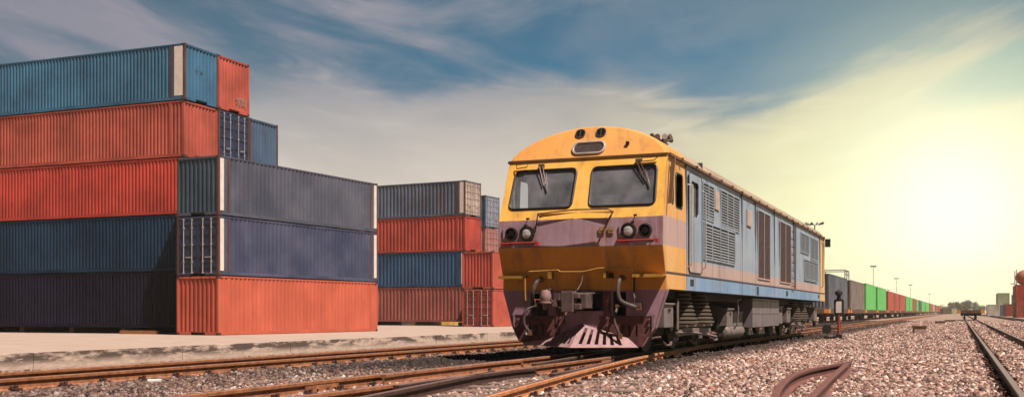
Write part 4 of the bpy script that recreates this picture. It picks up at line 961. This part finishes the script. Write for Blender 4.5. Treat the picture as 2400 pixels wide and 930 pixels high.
# ------------------------------------------------------------------ yard furniture
def switch_stand():
    p = W(0, 0); Y = 34.3; root = empty('switch_stand', ((1966-1200)/F*Y, Y, -.86), -TH, 'red post switch stand with a white target plate on the gravel right behind the locomotive', 'switch stand')
    red = plain('stand_red', (.30, .06, .045), .7, 0, .4); dk = plain('stand_dark', (.03, .022, .02), .7)
    m = MB(); m.box(-.26, .26, -.18, .18, -.03, .05); m.box(-.10, .10, -.09, .09, .05, .17); m.box(-.45, -.1, -.05, .05, 0, .1); m.build('base', dk, root, bevel=.015)
    m = MB(); m.tube([(0, 0, .1), (0, 0, .8)], [.05, .038], 8); m.tube([(.10, 0, .1), (.03, 0, .7)], .012, 6); m.build('post', red, root)
    m = MB(); m.add([(x, -.03, z) for x, z in rrect(-.15, .15, .78, 1.27, .07)], [tuple(range(24))]); m.add([(x, .03, z) for x, z in rrect(-.15, .15, .78, 1.27, .07)], [tuple(range(24))])
    o_ = rrect(-.15, .15, .78, 1.27, .07); m = MB(); m.holes(o_, [], lambda x, z: (x, -.03, z), (0, .1, 0)); tg = m.build('target', dk, root)
    m = MB(); m.holes(rrect(-.085, .085, .84, 1.20, .02), [], lambda x, z: (x, -.042, z), (0, .010, 0)); m.build('target_plate', WHITEP, tg)
    m = MB(); m.lathe([(.05, 1.25), (.07, 1.32), (.05, 1.37), (.115, 1.42), (.115, 1.50), (.07, 1.55), (.02, 1.57)], (0, 0, 0), 'Z', 14); m.build('lamp_head', dk, root, True)
    m = MB(); m.tube([(-.02, 0, .35), (-.25, -.02, .36)], .025, 6); m.lathe([(.001, -.08), (.15, -.075), (.15, .0), (.001, .01)], (-.36, .0, .33), 'Y', 18); m.build('counterweight', dk, root)
switch_stand()
cb = plain('block_concrete', (.40, .28, .22), .9, 0, .25)
for px, py, w, h, lab in ((2157, 783, 28, 20, 'concrete block with a dark top edge on the gravel between the tracks, nearest one'), (2205, 760, 20, 8, 'flat concrete block farther along between the tracks'), (2228, 755, 20, 6, 'low concrete slab beyond the other two blocks')):
    p = unproj(px, py, -.87); s = p.y/F
    o = empty('concrete_block', p, -TH*.3, lab, 'concrete block', 'concrete blocks between the tracks'); MB().box(-w*s/2, w*s/2, 0, w*s*.6, 0, h*s-.05).build('block', cb, o, bevel=.02); MB().box(-w*s/2-.02, w*s/2+.02, -.03, w*s*.6+.03, h*s-.05, h*s).build('cap', plain('block_cap', (.10, .06, .045), .9), o)
# small litter
p = unproj(362, 889, -.82); o = MB().cbox((0, 0, 0), (.16, .07, .03)).build('paper_scrap', plain('paper_white', (.75, .7, .66), .8), bevel=.005); o.location = (p.x, p.y, -.83); o.rotation_euler = (.1, 0, .3); tag(o, 'white scrap of paper on the stones by the platform track', 'scrap')
# distance things on the right
yR = R(90)-TH; gR = 'containers far off at the right edge'
def farc(px, Y, z, color, lab, L=12.19): container((( px-1200)/F*Y, Y, z), yR, L, color, lab, gR, simple=True)
farc(2398, 175, -.9, C_['A4'], 'red container at the right edge of the picture, bottom of its stack')
farc(2398, 175, -.9+2.62, C_['A3'], 'red container at the right edge of the picture, upper of its stack')
farc(2327, 245, -.9, C_['WHITE'], 'white container standing alone left of the far right stack')
farc(2348, 250, -.9, C_['TSL'], 'grey container low in the far right row')
farc(2350, 250, 1.72, C_['PALE'], 'pale green container on top of the grey one in the far right row')
farc(2369, 230, -.9, C_['D1E'], 'dark red container between the pale green one and the right edge stack')
farc(2386, 265, 1.72, C_['TGREY'], 'grey brown container partly behind the right edge stack, upper level'); farc(2386, 265, -.9, C_['TSL'], 'slate container partly behind the right edge stack, ground level')
Y = 175; o = empty('tank_container', ((2399-1200)/F*Y, Y, -.9+5.24), yR, 'orange rounded tank on top of the right edge red containers', 'tank container')
m = MB(); m.lathe([(.001, -3.0), (.8, -2.9), (1.12, -2.6), (1.12, 2.6), (.8, 2.9), (.001, 3.0)], (0, 0, 1.25), 'X', 24); m.build('tank', plain('tank_orange', (.42, .19, .10), .6), o, True)
m = MB()
for x in (-3.0, 3.0):
    for y in (-1.15, 1.15): m.box(x-.06, x+.06, y-.06, y+.06, 0, 2.4)
for y in (-1.15, 1.15): m.box(-3, 3, y-.06, y+.06, 0, .12)
m.build('frame', C_['D1E'], o)
for px, Y, c, lab in ((2212, 520, 'TSL', 'dark slate container far off past the end of the train'), (2226, 500, 'PALE', 'pale container far off between the trees and the empty wagon')):
    container(((px-1200)/F*Y, Y, -.9), yR+.5, 8, C_[c], lab, 'containers at the far end of the yard', simple=True)
# light masts
mm = plain('mast_grey', (.22, .22, .19), .6)
mast = None
for px, Y, hp, lab in ((2047, 560, 114, 'tall light mast above the green train containers, nearest mast'), (2101, 730, 84, 'light mast above the red train containers, second mast from the left'), (2134, 900, 68, 'light mast third from the left above the train'), (2178, 1150, 46, 'faint light mast beyond the end of the train'), (2374, 760, 71, 'light mast by itself near the right edge'), (2082, 1150, 55, 'faint short light mast between the two tallest ones')):
    if mast is None:
        mast = r_ = empty('light_mast', (0, 0, 0)); MB().tube([(0, 0, 0), (0, 0, 25.0)], [.20, .10], 10).build('pole', mm, mast)
        m = MB(); m.lathe([(.9, 24.5), (1.0, 24.6), (.9, 24.7)], n=14)
        for a in range(8): an = a*math.pi/4; m.cbox((1.15*math.cos(an), 1.15*math.sin(an), 24.7), (.75, .55, .7), an)
        m.build('lamp_ring', mm, mast)
    else: r_ = copy_tree(mast)
    H = hp/F*Y; r_.scale = (1, 1, H/25.3); r_.location = ((px-1200)/F*Y, Y, -.9); r_['label'] = lab; r_['category'] = 'light mast'; r_['group'] = 'light masts over the yard'
# far trees
def tree(px, Y, h, w, lab, seed):
    rr = random.Random(seed); root = empty('tree', ((px-1200)/F*Y, Y, -.9), rr.uniform(0, 6), lab, 'tree', 'far trees on the horizon')
    m = MB(); m.tube([(0, 0, 0), (.1, 0, h*.35), (0, .1, h*.7)], [h*.03, h*.022, h*.01], 7)
    for k in range(4): a = k*1.6; m.tube([(0, 0, h*.3), (math.cos(a)*w*.25, math.sin(a)*w*.25, h*.6)], [h*.012, h*.005], 5)
    m.build('trunk', plain('bark', (.10, .07, .05), .9), root)
    m = MB(); cl = [(rr.gauss(0, w*.22), rr.gauss(0, w*.22), h*rr.uniform(.38, .88), w*rr.uniform(.14, .24)) for _ in range(11)]
    for cx, cy, cz, r in cl:
        for _ in range(110):
            p = Vector((rr.gauss(0, 1), rr.gauss(0, 1), rr.gauss(0, .8))); p = p.normalized()*r*rr.uniform(.5, 1.1) + Vector((cx, cy, cz))
            a = Vector((rr.gauss(0, 1), rr.gauss(0, 1), rr.gauss(0, 1))).normalized()*h*.045; b = a.cross(Vector((rr.gauss(0, 1), rr.gauss(0, 1), 1))).normalized()*h*.035
            m.add([p-a, p+b, p+a, p-b], [(0, 1, 2, 3)])
    m.build('crown', plain('foliage', (.075, .07, .035), .8, 0, .5, 1), root)
for i, (px, Y, h, w, lab) in enumerate(((2222, 640, 5.2, 9, 'low tree right beyond the end of the train'), (2232, 660, 7.5, 7, 'roundish tree just right of the train end, taller than its neighbour'), (2243, 640, 6.6, 6, 'tree second from the train end on the horizon'), (2262, 600, 7.2, 9, 'tree above the left end of the empty flat wagon'), (2274, 620, 6.6, 8, 'tree above the middle of the empty flat wagon'), (2289, 640, 4.6, 8, 'lower tree above the right end of the empty flat wagon'), (2308, 700, 4.8, 9, 'low tree left of the white container'))):
    tree(px, Y, h, w, lab, i)

# ------------------------------------------------------------------ haze
hz = MB().box(-1510, 1510, -75, 1330, -2.4, 45).build('haze', None); hz.rotation_euler = (0, 0, -TH)
hm_ = bpy.data.materials.new('haze_air'); hm_.use_nodes = True; nt = hm_.node_tree; nt.nodes.clear()
ho = nt.nodes.new('ShaderNodeOutputMaterial'); pv = nt.nodes.new('ShaderNodeVolumePrincipled')
pv.inputs['Color'].default_value = (.95, .93, .75, 1); pv.inputs['Density'].default_value = .00028; pv.inputs['Anisotropy'].default_value = 0
nt.links.new(pv.outputs[0], ho.inputs['Volume']); hz.data.materials.append(hm_)
tag(hz, 'pale yellow haze over the far end of the yard', kind='stuff')
sc.cycles.volume_bounces = 0
